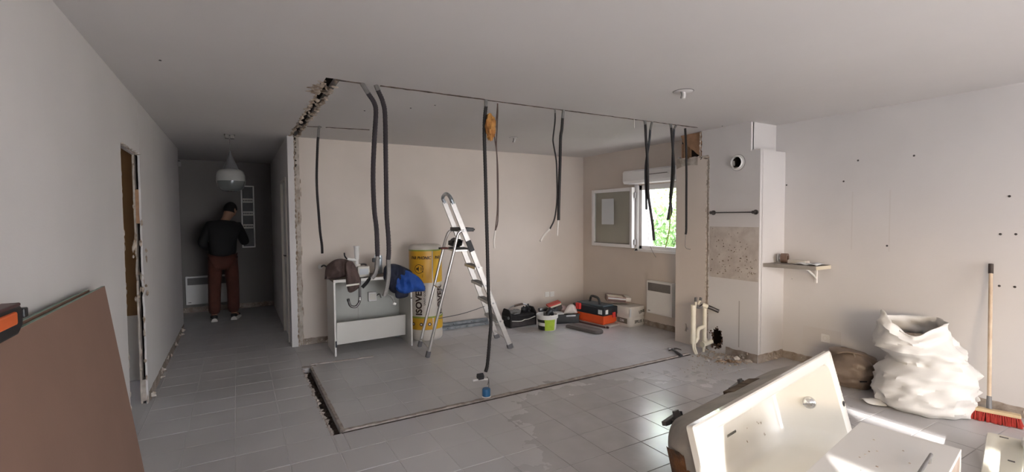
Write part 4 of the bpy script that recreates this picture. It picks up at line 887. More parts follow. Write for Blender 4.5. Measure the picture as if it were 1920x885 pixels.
def lump(outline, th, y, seed, folds=6., rings=9, N=72, amp=.35, back=1.):
    """thick soft shape from an x,z outline; y is the depth of its middle"""
    P_ = smooth_pts([(a, 0, b) for a, b in outline+[outline[0]]], 8)[:-1]; c = sum(P_, Vector())/len(P_); rows = []
    tot = len(P_); idx = [P_[int(i*tot/N)] for i in range(N)]
    def ring(t, sgn):
        r_ = []
        for p in idx:
            q = c+(p-c)*t; f = mnoise.noise(Vector((q.x*folds+seed, q.z*folds*.7, seed*2.3)))+.5*mnoise.noise(Vector((q.x*folds*2.6, q.z*folds*1.3+seed, 1.1)))
            hgt = th*math.sqrt(max(0, 1-t**2.4))*(1+amp*1.6*f); r_.append(Vector((q.x, y-sgn*hgt*(1 if sgn > 0 else back), q.z)))
        return r_
    ts = [.02]+[(i+1)/rings for i in range(rings-1)]
    rows = [ring(t, 1) for t in ts]+[ring(1, 1)]+[ring(t, -1) for t in ts[::-1]]
    return MB().grid(rows, closed=True, cap=True)
M_BROWNJ = mat('brown_fabric', '#5c4b47', .9, var=.15, scale=9, bump=.3); M_NAVY = mat('navy_fabric', '#1b2033', .8, var=.2, scale=9, bump=.2); M_BLUE = mat('royal_blue_fabric', '#1d4b9c', .7, var=.12, scale=6, bump=.2)
jk = empty('brown_jacket', (1.0, 5.6, .84), 0, 'crumpled brown jacket lying on the left of the sink cabinet', 'jacket')
def shift(mb, d): mb.v = [v-Vector(d) for v in mb.v]; return mb
shift(lump([(.83, .85), (.846, .98), (.897, 1.037), (.965, 1.069), (1.057, 1.064), (1.12, 1.02), (1.13, .93), (1.06, .87), (.95, .848)], .11, 5.63, 3, 9, amp=.75), (1.0, 5.6, .84)).build('jacket_body', M_BROWNJ, jk, True)
shift(lump([(1.03, .9), (1.03, 1.03), (1.10, 1.05), (1.15, .95), (1.19, .81), (1.15, .735), (1.06, .705), (1.03, .81)], .045, 5.46, 5, 10, amp=.8), (1.0, 5.6, .84)).build('hanging_sleeve', M_BROWNJ, jk, True)
shift(MB().bar((1.02, 5.415, .79), (1.16, 5.41, .80), .02, .012), (1.0, 5.6, .84)).build('pale_lining', M_OFF, jk, bevel=.003)
bj = empty('blue_jacket', (1.66, 5.45, .66), 0, 'royal blue and navy work jacket draped over the right end of the sink cabinet', 'jacket')
shift(lump([(1.44, .84), (1.453, .965), (1.546, 1.0), (1.671, .961), (1.786, .879), (1.75, .75), (1.62, .66), (1.54, .665), (1.486, .738)], .085, 5.45, 7, 9, amp=.6), (1.66, 5.45, .66)).build('navy_lining', M_NAVY, bj, True)
shift(lump([(1.56, .84), (1.60, .88), (1.67, .925), (1.786, .872), (1.883, .785), (1.92, .665), (1.78, .66), (1.66, .645), (1.575, .70)], .06, 5.40, 9, 9, amp=.8), (1.66, 5.45, .66)).build('blue_shell', M_BLUE, bj, True)
shift(lump([(1.56, .72), (1.70, .69), (1.715, .61), (1.58, .60)], .03, 5.42, 4, 6), (1.66, 5.45, .66)).build('navy_cuff', M_NAVY, bj, True)
sp = empty('drain_trap', (1.21, 5.75, .84), 0, 'white plastic sink drain trap standing on the cabinet', 'drain trap')
MB().lathe([(.025, .0), (.025, .14), (.02, .15), (.02, .2), (.026, .21), (.026, .25), (.03, .26), (.03, .34), (.034, .35), (.034, .365), (.001, .366)], 16).build('trap_body', M_PVC, sp, True)
MB().tube([(0, 0, .2), (-.06, 0, .205), (-.11, 0, .215)], [.02, .017, .017], 10).build('side_outlet', M_PVC, sp, True); MB().lathe([(.04, .12), (.042, .125), (.042, .145), (.038, .15)], 16).build('trap_nut', M_OFF, sp, True)
MB().tube(smooth_pts([(-.11, 0, .215), (-.135, 0, .25), (-.14, 0, .29)], 4), .008, 6).build('thin_hose', M_BLACK, sp, True); MB().tube(smooth_pts([(.03, 0, .14), (.1, 0, .14), (.12, .0, .06), (.12, -.01, .0)], 5), .012, 8).build('waste_hose', M_DSTEEL, sp, True)
wbx = empty('metal_box', (1.265, 5.67, .845), R(-6), 'grey-white box standing under the drain trap', 'box')
MB().box(-.065, .065, -.05, .05, 0, .125).build('box_shell', M_OFF, wbx, bevel=.006); MB().box(-.05, .05, -.052, -.049, .03, .1).build('front_plate', M_PAPER, wbx)
st = empty('metal_stud', (1.487, 5.87, .845), 0, 'upright galvanised stud offcut on the sink cabinet', 'metal stud')
MB().box(-.043, .043, 0, .0015, 0, .225).box(-.043, -.0415, -.035, 0, 0, .225).box(.0415, .043, -.035, 0, 0, .225).build('channel', M_GALV, st)
MB().box(-.01, .01, -.004, 0, .02, .2).build('stiffening_groove', M_DSTEEL, st); MB().lathe([(.012, 0), (.012, .004)], 10, (.02, -.002, .19), (0, -1, 0)).build('punched_hole', M_BLACK, st); MB().box(-.075, -.03, -.045, -.02, .15, .2).build('clamp', M_BLACK, st, bevel=.004)
jp = empty('grey_hook_pipe', (1.175, 5.455, .54), 0, 'bent chrome pipe hooking down before the cabinet', 'pipe')
MB().tube(smooth_pts([(.005, .02, .31), (.0, 0, .26), (-.002, 0, .1), (-.008, 0, .05), (-.04, 0, .005), (-.075, 0, .0), (-.108, 0, .02), (-.128, 0, .08)], 5), .0135, 10).build('bent_tube', M_DCHROME, jp, True); MB().tube([(-.001, 0, .105), (-.004, 0, .07)], .017, 10).build('joint_ring', M_CHROME, jp, True); MB().tube([(-.126, 0, .07), (-.13, 0, .095)], .016, 10).build('pipe_end', M_CHARCOAL, jp, True)
o = MB().tube(smooth_pts([(1.37, 5.56, .865), (1.31, 5.5, .858), (1.25, 5.455, .80), (1.2, 5.45, .75)], 5), .02, 8).build('black_hose', M_BLACK, None, True); tag(o, 'black hose sagging over the cabinet front beside the chrome pipe', 'hose')
jb = empty('junction_box', (1.44, 5.985, .50), R(0), 'white square electrical box hanging inside the sink cabinet', 'junction box')
MB().box(-.06, .04, -.06, -.004, 0, .115).build('box_shell', M_PVC, jb, bevel=.006); MB().box(-.045, .025, -.066, -.06, .02, .095).build('socket_face', M_OFF, jb, bevel=.003); MB().tube(smooth_pts([(.04, -.03, .06), (.08, -.03, .08), (.1, -.03, .03)], 4), .006, 6).build('wire', M_DSTEEL, jb, True)

# ------------------------------------------------------------------ tool corner
bg = empty('tool_bag', (3.42, 5.74, 0), R(2), 'black open tool bag with grey tubular handle beside the ladder', 'bag')
M_BAG = mat('black_canvas', '#1d1a1b', .85, var=.2, scale=25, bump=.2); M_BAG2 = mat('dark_grey_canvas', '#3c3737', .85, var=.15, scale=25)
MB().box(-.2, .215, -.11, .11, 0, .17).build('bag_body', M_BAG, bg, bevel=.02)
for x in (-.21, .205):
    MB().prism([(-.12, 0), (.12, 0), (.12, .17), (.07, .25), (-.05, .25), (-.12, .18)], x, x+.025, Matrix(((0,0,1,0),(1,0,0,0),(0,1,0,0),(0,0,0,1)))).build('end_panel', M_BAG, bg, bevel=.01)
MB().box(-.19, .2, -.125, -.11, .01, .09).build('front_pocket', M_BAG2, bg, bevel=.006); MB().tube(smooth_pts([(-.19, -.127, .10), (-.05, -.13, .085), (.02, -.13, .1), (.08, -.13, .1), (.2, -.127, .125)], 5), .006, 6).build('reflective_piping', M_OFF, bg, True)
MB().tube(smooth_pts([(-.2, 0, .2), (-.13, 0, .27), (-.02, 0, .29), (.06, 0, .295), (.14, 0, .27), (.21, 0, .2)], 5), .009, 8).build('handle', M_STEEL, bg, True); MB().tube([(-.07, 0, .281), (0, 0, .29), (.07, 0, .294)], .016, 8).build('handle_grip', mat('brown_grip', '#5b4a40', .7), bg, True)
MB().box(-.26, -.215, -.05, .02, .1, .16).build('side_pouch', M_BAG, bg, bevel=.01); MB().lathe([(.022, 0), (.022, .01)], 12, (-.22, -.09, .14), (-1, 0, 0)).build('buckle', M_STEEL, bg)
for k, (lb, p, r, m) in enumerate([('crumpled grey rag in the tool bag', (-.06, .01, .19), (.1, .06, .04), M_GREYC), ('dark tool grip sticking out of the tool bag', (.09, .0, .2), (.05, .03, .055), M_BLACK), ('tall dark tool at the right end of the tool bag', (.165, .02, .2), (.025, .05, .07), M_CHARCOAL)]):
    q = blob((0, 0, 0), r, 11+k, .5, 2.6); o = q.build(['rag', 'hand_tool', 'hand_tool'][k], m, None, True, loc=(3.42+p[0], 5.74+p[1], p[2])); tag(o, lb, ['rag', 'tool', 'tool'][k])
bu = empty('bucket', (3.61, 5.30, 0), a0, 'white plastic bucket with lime green label', 'bucket')
bu.rotation_euler = (0, 0, math.atan2(-5.30, -3.61)+R(90))
M_BUCK = mat('white_bucket', '#dcdad6', .35); M_LIMEB = mat('lime_label', '#a3bd3a', .45, var=.06, scale=20); M_INKB = mat('black_label', '#22231f', .5)
MB().lathe([(.001, .003), (.112, .003), (.117, .01), (.134, .185), (.134, .2), (.131, .2), (.113, .012), (.001, .01)], 32, cap=False).build('bucket_body', M_BUCK, bu, True)
MB().lathe([(.135, .165), (.146, .168), (.148, .2), (.15, .212), (.14, .218), (.132, .21), (.132, .165)], 32, cap=False).build('rim', M_BUCK, bu, True)
def bband(nm, z0, z1, a1, a2, m, off):
    f_ = lambda z: .117+.017*(z-.01)/.175+off; n = 8
    MB().grid([[Vector((f_(z)*math.sin(a1+(a2-a1)*i/n), -f_(z)*math.cos(a1+(a2-a1)*i/n), z)) for i in range(n+1)] for z in (z0, z1)]).build(nm, m, bu, True)
bband('black_label', .012, .155, R(-100), R(-14), M_INKB, .001); bband('green_label', .012, .158, R(-15), R(52), M_LIMEB, .0018); bband('white_label_box', .07, .115, R(-85), R(-14), M_BUCK, .0022)
dl = empty('drill', (3.59, 5.27, .09), R(20), 'black drill standing head down in the white bucket', 'drill')
MB().tube(smooth_pts([(-.03, 0, .0), (-.02, 0, .07), (.0, 0, .125), (.07, 0, .15)], 4), [.03]*6+[.033, .036, .038, .04, .042, .042, .04], 10).build('drill_body', M_BLACK, dl, True); MB().tube([(.07, 0, .15), (.1, -.01, .12), (.11, -.01, .09)], [.035, .028, .02], 8).build('drill_handle', M_CHARCOAL, dl, True)
s = MB(); [s.tube(smooth_pts([(-.08+.01*k, .02*(k-2), .08), (-.085+.012*k, .02*(k-2), .13), (-.1+.02*k, .025*(k-2), .155+.008*k)], 3), .006, 5) for k in range(4)]; s.build('twisted_cord', M_DSTEEL, dl)
ct = empty('black_tote', (4.09, 5.59, 0), R(-18), 'open black plastic tote full of tools in the corner', 'tote')
s = MB().box(-.24, .2, -.13, .15, 0, .008).box(-.24, .2, -.13, -.122, 0, .13).box(-.24, .2, .142, .15, 0, .13).box(-.24, -.232, -.13, .15, 0, .13).box(.192, .2, -.13, .15, 0, .13).box(-.25, .21, -.142, -.128, .115, .132).box(-.25, .21, .148, .16, .115, .132); s.build('tote_shell', M_BLACK, ct, bevel=.003)
MB().box(.0, .14, -.146, -.142, .1, .12).build('tote_latch', M_STEEL, ct)
cw = math.cos(R(-18)); sw = math.sin(R(-18))
def at_tote(x, y, z): return (4.09+x*cw-y*sw, 5.59+x*sw+y*cw, z)
o = lump([(-.11, 0), (-.07, .07), (-.02, .125), (.03, .135), (.08, .1), (.1, .03), (.09, 0)], .05, 0, 6, 9, amp=.3).build('dust_mask', mat('white_mask', '#d9cfc9', .85, bump=.2), None, True, loc=at_tote(.09, -.06, .125)); o.rotation_euler = (0, 0, R(-18)); tag(o, 'white dust mask lying on top of the black tote', 'mask')
o = MB().box(-.09, .09, -.05, .05, 0, .06).build('paper_packet', mat('grey_packet', '#b9b7b3', .7, var=.08), None, bevel=.008, loc=at_tote(-.12, -.07, .1)); o.rotation_euler = (.1, .1, R(-10)); tag(o, 'grey paper packet in the front of the black tote', 'packet')
bxr = empty('power_tool_box', at_tote(-.12, .06, .15), 0, 'dark box with red and cream top band on the tote', 'box', rot=(R(4), R(-17), R(-18)))
MB().box(-.08, .12, -.06, .06, 0, .085).build('box_body', mat('dark_brown_card', '#3a322e', .7, var=.1), bxr, bevel=.003); MB().box(-.081, .121, -.061, .061, .075, .098).build('cream_band', M_SHELFE, bxr, bevel=.002); MB().box(-.078, .118, -.058, .058, .096, .122).build('red_lid', mat('dull_red_card', '#b5473f', .6), bxr, bevel=.003)
o = blob((0, 0, 0), (.1, .07, .09), 21, .5, 2.3).build('sander', M_BLACK, None, True, loc=at_tote(-.17, .0, .13)); tag(o, 'black power tool heaped at the left end of the tote', 'tool')
o = blob((0, 0, 0), (.065, .05, .05), 23, .35, 1.8).build('work_glove', mat('pink_grey_glove', '#a38a86', .8, var=.1), None, True, loc=at_tote(.02, .04, .175)); tag(o, 'pinkish work glove lying on the tools in the tote', 'glove')
o = blob((0, 0, 0), (.1, .06, .05), 29, .5, 2.3).build('dark_red_cloth', M_MAROON, None, True, loc=at_tote(.14, .1, .13)); tag(o, 'dark red cloth behind the white dust mask', 'cloth')
o = MB().lathe([(.028, -.07), (.035, -.06), (.035, .06), (.028, .07)], 14, (0, 0, 0), (1, .2, 0)).build('steel_canister', M_STEEL, None, True, loc=at_tote(-.28, .12, .17)); tag(o, 'grey metal canister behind the bucket', 'canister')
o.parent = None
# flat grey case on the floor
n = 10; out2 = [(-.28, -.085), (.2, -.085)]+[(.2+.085*math.cos(a), .085*math.sin(a)) for a in [R(-80+160*k/n) for k in range(n+1)]]+[(.2, .085), (-.28, .085)]
fc = empty('grey_trowel_case', (4.02, 5.0, 0), R(-79), 'flat dark grey case with rounded end lying before the toolbox', 'case')
MB().prism(out2, 0.001, .04).build('case_body', mat('grey_case', '#56514f', .5, var=.1, scale=8), fc, bevel=.012); MB().prism([(x*.96, y*.9) for x, y in out2], .036, .046).build('case_lid', mat('grey_case_lid', '#67625f', .5, var=.1, scale=8), fc, bevel=.004)
# toolbox on a flat tile box
tbx = empty('toolbox', (4.425, 5.28, .032), R(9), 'orange and black plastic toolbox with carrying handle', 'toolbox')
M_OR = mat('toolbox_orange', '#e2592b', .4, var=.05, scale=10); M_LIDG = mat('toolbox_dark_lid', '#20252b', .4, var=.15, scale=12); M_LIDT = mat('toolbox_lid_top', '#46525a', .4, var=.1, scale=12); M_REDP = mat('red_latch', '#d63a36', .4)
MB().prism([(-.135, -.27), (.125, -.27), (.135, .27), (-.125, .27)], 0, .02).prism([(-.145, -.285), (.135, -.285), (.145, .285), (-.135, .285)], .02, .14).build('orange_base', M_OR, tbx, bevel=.012)
MB().prism([(-.16, -.3), (.15, -.3), (.16, .3), (-.15, .3)], .125, .24).build('lid', M_LIDG, tbx, bevel=.014); MB().prism([(-.12, -.25), (.11, -.25), (.12, .25), (-.11, .25)], .238, .26).build('lid_top', M_LIDT, tbx, bevel=.008)
MB().tube(smooth_pts([(-.04, -.13, .25), (-.05, -.12, .32), (-.03, -.08, .345), (.0, 0, .35), (.03, .08, .345), (.05, .12, .32), (.04, .13, .25)], 4), .017, 8).build('handle', M_BLACK, tbx, True)
MB().box(.02, .075, -.318, -.298, .09, .165).build('latch', M_REDP, tbx, bevel=.005); MB().box(-.19, -.15, .12, .2, .17, .26).build('latch', M_REDP, tbx, bevel=.008); MB().box(.085, .11, -.31, -.285, .09, .14).build('hasp', M_BLACK, tbx, bevel=.003)
MB().box(-.125, -.07, -.3025, -.299, .15, .21).build('white_sticker', M_PVC, tbx); MB().box(-.1625, -.158, -.27, -.2, .15, .21).build('white_sticker', M_PAPER, tbx)
tbs = empty('flat_board', (4.42, 5.25, 0), R(9), 'flat pale metal board under the orange toolbox', 'board')
MB().box(-.15, .17, -.3, .3, .001, .03).build('board_plate', mat('pale_board', '#b3aca4', .6, var=.08), tbs, bevel=.003); MB().lathe([(.016, 0), (.016, .03)], 12, (-.13, -.305, .016), (0, -1, 0)).build('end_knob', M_MAROON, tbs, True); MB().box(-.152, -.148, -.3, .3, .004, .027).build('red_edge', M_MAROON, tbs)
# plaster sacks
M_SACK = mat('white_paper_sack', '#d3cdc6', .75, var=.05, scale=6, bump=.25, bscale=12); M_SACKG = mat('grey_sack_print', '#55564f', .7)
def sack(name, label, loc, rz, w_, d_, h_, seed, m=M_SACK, rot=None):
    o = empty(name, loc, rz, label, 'sack', 'plaster sacks by the radiator', rot=rot); rows = []; n, m_2 = 10, 32
    for i in range(n+1):
        z = h_*i/n; t = abs(2*i/n-1); k = 1-.05*t**3; row = []
        for j in range(m_2):
            a = 2*math.pi*j/m_2; ca, sa = math.cos(a), math.sin(a); e_ = .28
            x = w_/2*k*math.copysign(abs(ca)**e_, ca); y = d_/2*k*math.copysign(abs(sa)**e_, sa); nn = mnoise.noise(Vector((x*9, y*9, z*14+seed)))
            row.append(Vector((x+.012*nn, y+.012*nn*.7, z+(.008*nn if 0 < i < n else 0))))
        rows.append(row)
    MB().grid(rows, closed=True, cap=True).build('sack_body', m, o, True); return o
s1 = sack('plaster_sack', 'lower white plaster sack of the stack by the radiator', (4.775, 4.99, .001), R(3), .335, .4, .135, 1); s2 = sack('plaster_sack', 'upper white plaster sack of the stack by the radiator', (4.772, 4.99, .137), R(1), .34, .41, .14, 5)
text('lettering', '2PLUS 1', M_SACKG, s1, .055, frame((.02, -.2085, .07), (1, 0, 0), (0, 0, 1)), .001, bold=.001); MB().box(-.1765, -.172, -.16, .02, .05, .12).build('dark_label', mat('dark_sack_label', '#6a675d', .7), s1); text('lettering', 'DM', M_PAPER, s1, .05, frame((-.178, -.07, .085), (0, -1, 0), (0, 0, 1)), .0008, bold=.001)
text('lettering', 'LINE', M_SACKG, s2, .055, frame((.07, -.2135, .07), (1, 0, .18), (-.18, 0, 1)), .001, bold=.001); MB().prism([(-.02, 0), (.01, 0), (.015, .11), (-.01, .11)], 0, .004, frame((-.15, -.212, .01), (1, 0, 0), (0, 0, 1))).build('sack_flap', M_PAPER, s2)
M_BSACK = mat('brown_printed_sack', '#8f7a72', .75, var=.15, scale=10, bump=.2)
s3 = sack('opened_sack', 'half-empty sack with red-brown stripes lying on top of the stack', (4.68, 5.1, .325), 0, .34, .2, .075, 9, M_BSACK, rot=(R(4), R(6), R(-30)))
for k, (y0, c) in enumerate(((-.1045, M_MAROON), (-.106, M_PAPER))): MB().box(-.15, .1, y0, y0+.004, .012+k*.03, .026+k*.03).build('printed_stripe', c, s3)
MB().box(-.155, .06, -.09, .0, .074, .08).build('cream_flap', M_SHELFE, s3, bevel=.003); MB().box(.1, .176, -.1, .08, .02, .078).build('white_sack_end', M_SACK, s3, bevel=.01)
# ------------------------------------------------------------------ bathtub lying on its side
TL = 1.717; P2 = Vector((1.6295, 1.3122, .65)); u = Vector((.9849, .1734, 0)).normalized(); v = Vector((-u.y, u.x, 0)); be = R(15)
rv = -v*math.sin(be)-Vector((0, 0, 1))*math.cos(be); nv = -v*math.cos(be)+Vector((0, 0, 1))*math.sin(be)
TM = Matrix.Identity(4)
for i in range(3): TM[i][0], TM[i][1], TM[i][2], TM[i][3] = u[i], rv[i], nv[i], P2[i]
tub = empty('bathtub', (0, 0, 0), 0, 'white bathtub lying on its side on the floor at the right', 'bathtub'); tub.matrix_world = TM
TW = .665
def rrect(x0, x1, y0, y1, r, n=8, rl_=None):
    pts = []
    for cx, cy, a0_ in ((x1-r, y0+r, -90), (x1-r, y1-r, 0), (x0+r, y1-r, 90), (x0+r, y0+r, 180)):
        for k in range(n+1):
            a = R(a0_+90*k/n); pts.append((cx+r*math.cos(a), cy+r*math.sin(a)))
    return pts
def loop(rect, r, z): return [Vector((x, y, z)) for x, y in rrect(*rect, r)]
M_TUB = mat('bathtub_enamel', '#dfdbd2', .12, var=.015, scale=3, coat=.4); M_TUBOUT = mat('bathtub_underside', '#9a948b', .7, c2='#b8b0a4', scale=5); M_FOAMB = mat('brown_foam_coat', '#7a4f2c', .8, c2='#3a2a1e', scale=9, bump=.7)
rings = [loop((-.0, TL, 0, TW), .012, -.035), loop((0, TL, 0, TW), .012, -.006), loop((.006, TL-.006, .006, TW-.006), .012, 0), loop((.055, TL-.06, .05, TW-.05), .07, 0), loop((.07, TL-.072, .062, TW-.062), .08, -.008),
         loop((.12, TL-.085, .075, TW-.075), .1, -.07), loop((.2, TL-.1, .088, TW-.088), .11, -.17), loop((.3, TL-.12, .1, TW-.1), .12, -.27), loop((.38, TL-.15, .115, TW-.115), .12, -.34), loop((.46, TL-.2, .15, TW-.15), .11, -.37), loop((.6, TL-.35, .22, TW-.22), .08, -.38), loop((.9, TL-.7, .31, TW-.31), .03, -.383)]
b = MB().grid(rings, closed=True); b.f.append(tuple(range(len(b.v)-36, len(b.v)))); b.build('basin', M_TUB, tub, True)
outr = [loop((.004, TL-.004, .004, TW-.004), .012, -.036), loop((.03, TL-.03, .025, TW-.025), .05, -.04), loop((.05, TL-.045, .04, TW-.04), .1, -.1), loop((.1, TL-.06, .055, TW-.055), .13, -.2), loop((.2, TL-.085, .07, TW-.07), .14, -.29), loop((.3, TL-.12, .1, TW-.1), .14, -.37), loop((.42, TL-.2, .16, TW-.16), .12, -.405)]
b = MB().grid(outr, closed=True); b.f.append(tuple(range(len(b.v)-36, len(b.v)))); b.build('outer_shell', M_TUBOUT, tub, True)
# brown sprayed coat on the head end
rows = []
for i in range(9):
    t = i/8; row = []
    for j in range(13):
        q = j/12; yy = .14+.4*q+.02*mnoise.noise(Vector((q*9, t*4, 2))); zz = -.05-.2*t; d = .05+.09*max(0, (-zz-.05)/.2)**1.3; row.append(Vector((d-.012-.008*abs(mnoise.noise(Vector((q*12, t*7, 5))))-.02*math.sin(math.pi*q)*0, yy, zz)))
    rows.append(row)
MB().grid(rows).build('sprayed_coat', M_FOAMB, tub, True)
for y, z in ((.2, -.09), (.34, -.16)): MB().tube(smooth_pts([(.03, y, z), (.02, y+.05, z-.03), (.05, y+.14, z-.07)], 4), .008, 6).build('foam_drip', M_FOAMB, tub, True)
MB().lathe([(.02, 0), (.02, .006)], 12, (.035, .27, -.08), (-1, 0, 0)).build('pipe_hole', M_BLACK, tub)
# support cradles with feet
M_CRADLE = mat('grey_painted_steel', '#6b6968', .4, metal=.6, var=.1, scale=20)
for a in (.5, 1.27):
    MB().box(a-.02, a+.02, .08, TW-.08, -.425, -.408).build('cradle_bar', M_CRADLE, tub, bevel=.002)
    for y in (.13, TW-.15):
        f_ = MB().prism([(-.085, -.012), (.07, -.024), (.07, .024), (-.085, .012)], 0, .03, Matrix.Translation((a, y, -.462))).build('foot', M_CRADLE, tub, bevel=.004); MB().box(a+.068, a+.08, y-.026, y+.026, -.466, -.428).build('rubber_pad', M_BLACK, f_, bevel=.004)
        MB().tube([(a-.03, y, -.41), (a-.03, y, -.46)], .009, 8).build('threaded_rod', M_DSTEEL, f_)
MB().box(.86, 1.2, .062, .082, -.32, -.25).build('timber_batten', mat('weathered_batten', '#7d6b58', .9, c2='#4f4236', scale=14), tub, bevel=.003)
# fittings
ovx = TL-.098; dn = Vector((-1, 0, .12)).normalized()
MB().lathe([(.001, .03), (.02, .028), (.036, .016), (.04, .0), (.04, -.01)], 24, (ovx-.002, .31, -.17), (-1, 0, .25)).build('overflow_knob', M_CHROME, tub, True); MB().box(-.034, .034, -.004, .004, .022, .034, Matrix.Translation((ovx-.012, .31, -.167)) @ Vector((0,0,1)).rotation_difference(Vector((-1, 0, .25))).to_matrix().to_4x4()).build('knob_bar', M_STEEL, tub, bevel=.002)
MB().lathe([(.0175, .0025), (.001, .003)], 18, (TL-.03, .33, 0)).build('tap_hole', M_BLACK, tub)
for a in (.86,): 
    MB().lathe([(.022, 0), (.022, .008), (.015, .012), (.001, .012)], 18, (a, .089, -.18), (0, 1, .12)).build('massage_jet', M_CHROME, tub, True); MB().lathe([(.009, .0125), (.001, .013)], 12, (a, .089, -.18), (0, 1, .12)).build('jet_nozzle', M_DSTEEL, tub)
s = MB(); g = random.Random(4)
for k in range(14): s.chunk((g.uniform(.6, 1.4), g.uniform(.2, .5), -.375), (g.uniform(.003, .01), .005, .003))
e = s.build('plaster_speck', M_CHIP, tub); e['kind'] = 'stuff'
s = MB()
for k in range(16): s.chunk((TL+.001, .12+k*.02+g.uniform(-.006, .006), -.008), (.004, .012, .008))
e = s.build('silicone_remains', M_OFF, tub); e['kind'] = 'stuff'

# ------------------------------------------------------------------ white cabinet lying on its back before the tub
kx = empty('wall_cabinet', (2.99, .86, 0), R(9.5), 'white cabinet lying on its back, door up with bar handle', 'cabinet')
M_WHITEL = mat('white_door_laminate', '#d8d5d1', .4, var=.015, scale=3); M_SIDE = mat('grey_brown_side', '#8d7d70', .7, c2='#a3948a', scale=9)
CW, CL, CH = .405, 1.0, .4
MB().box(-CL, -.004, .004, CW-.004, .001, CH-.024).build('carcass', M_SIDE, kx, bevel=.002)
MB().box(-CL-.002, 0, 0, CW, CH-.02, CH).build('door', M_WHITEL, kx, bevel=.002); MB().box(-.004, -.0, .0, CW, .001, CH-.022).build('white_edging', M_EDGE, kx)
hb = MB().tube([(-.26, .07, CH+.032), (-.52, .07, CH+.032)], .0075, 10).build('door_handle', M_STEEL, kx, True)
for x in (-.29, -.49): MB().tube([(x, .07, CH), (x, .07, CH+.03)], .006, 8).build('handle_post', M_STEEL, hb, True)
s = MB(); g = random.Random(6)
for k in range(9): s.chunk((g.uniform(-.6, -.1), g.uniform(.05, .35), CH+.001), (.006, .005, .003))
e = s.build('plaster_speck', M_CHIP, kx); e['kind'] = 'stuff'

# ------------------------------------------------------------------ moulded white tray at the right edge
ty = empty('shower_tray', (4.19, 1.085, 0), R(13), 'moulded off-white panel lying at the bottom right edge', 'panel')
M_TRAY = mat('aged_white_acrylic', '#d6d2c2', .3, var=.03, scale=4, coat=.2)
def tl_(x0, x1, y0, y1, r, z): return [Vector((x, y, z)) for x, y in rrect(x0, x1, y0, y1, r, 5)]
rg = [tl_(-1.2, 0, -.75, 0, .02, .002), tl_(-1.2, 0, -.75, 0, .02, .1), tl_(-1.195, -.005, -.745, -.005, .02, .115), tl_(-1.15, -.075, -.70, -.03, .05, .118), tl_(-1.13, -.1, -.68, -.05, .05, .1), tl_(-1.1, -.14, -.64, -.08, .05, .085), tl_(-.9, -.3, -.5, -.2, .05, .082)]
b = MB().grid(rg, closed=True); n_ = len(rg[0]); b.f.append(tuple(range(len(b.v)-n_, len(b.v)))); b.build('moulded_panel', M_TRAY, ty, True)
MB().tube([(-.1, -.19, .128), (-.5, -.185, .128), (-1.1, -.18, .128)], [.03, .026, .026], 12).build('raised_tube', M_PVC, ty, True); MB().box(-.11, -.04, -.225, -.155, .1, .155).build('tube_socket', M_PVC, ty, bevel=.012)
MB().box(-.06, -.045, -.1, -.06, .1178, .1195).build('drain_slot', M_DSTEEL, ty); MB().box(-.35, -.335, -.13, -.1, .0835, .0865).build('drain_slot', M_DSTEEL, ty)

# ------------------------------------------------------------------ rubble sacks
M_PSACK = mat('white_woven_sack', '#d9d7d4', .6, var=.02, scale=5, bump=.12, bscale=30)
def ring_sack(o, name, m, levels, seed, amp, peaks=None, N=56):
    rows = []; SUBR = 5
    zs = [l[0] for l in levels]
    def lerp(z):
        for a, b_ in zip(levels, levels[1:]):
            if a[0] <= z <= b_[0]:
                t = (z-a[0])/(b_[0]-a[0]); t = t*t*(3-2*t)*.5+t*.5; return [p+(q-p)*t for p, q in zip(a, b_)]
        return list(levels[-1])
    n = 44
    for i in range(n+1):
        z = zs[0]+(zs[-1]-zs[0])*i/n; _, cx, cy, rx, ry = lerp(z); row = []
        for k in range(N):
            a = 2*math.pi*k/N; d = Vector((math.cos(a), math.sin(a), 0))
            f1 = abs(mnoise.noise(Vector((d.x*1.1+seed, d.y*1.1, z*6.5+d.x*1.2)))); f2 = abs(mnoise.noise(Vector((d.x*2.3, d.y*2.3+seed, z*16+d.y*2)))); f3 = mnoise.noise(Vector((d.x*5+seed, d.y*5, z*9)))
            kk = 1+amp*((.33-f1)*1.0+(.25-f2)*.55+.22*f3); zz = z
            if peaks: zz = z+peaks(a)*max(0, (z/zs[-1]-.72)/.28)
            row.append(Vector((cx+rx*kk*d.x, cy+ry*kk*d.y, max(.004, zz)+(.0 if i else 0))))
        rows.append(row)
    mb = MB().grid(rows, closed=True); mb.f.append(tuple(range(N))[::-1]); ob = mb.build(name, m, o, True, sub=0)
    return ob, rows
AW = math.atan2(rt.y, rt.x)
ws = empty('rubble_sack', (4.665, 1.60, 0), AW, 'full white woven rubble sack standing open against the right wall', 'sack')
px0, sc = 1720., 235.
lv = []
for z, l, r_, yo, ry in [(0, 1668, 1792, 0, .24), (.05, 1655, 1797, 0, .28), (.14, 1650, 1798, 0, .29), (.29, 1661, 1799, 0, .28), (.37, 1679, 1794, 0, .25), (.42, 1672, 1786, 0, .25), (.48, 1650, 1777, 0, .25), (.54, 1650, 1768, 0, .22), (.61, 1651, 1757, 0, .19), (.67, 1650, 1752, 0, .17), (.70, 1649, 1753, 0, .17)]:
    lv.append((z, ((l+r_)/2-px0)/sc, yo, (r_-l)/2/sc, ry))
pk = lambda a: .075*math.exp(-((math.atan2(math.sin(a-R(165)), math.cos(a-R(165))))/.45)**2)+.01*math.exp(-((math.atan2(math.sin(a-R(10)), math.cos(a-R(10))))/.4)**2)-.095*math.exp(-((math.atan2(math.sin(a-R(240)), math.cos(a-R(240))))/.6)**2)
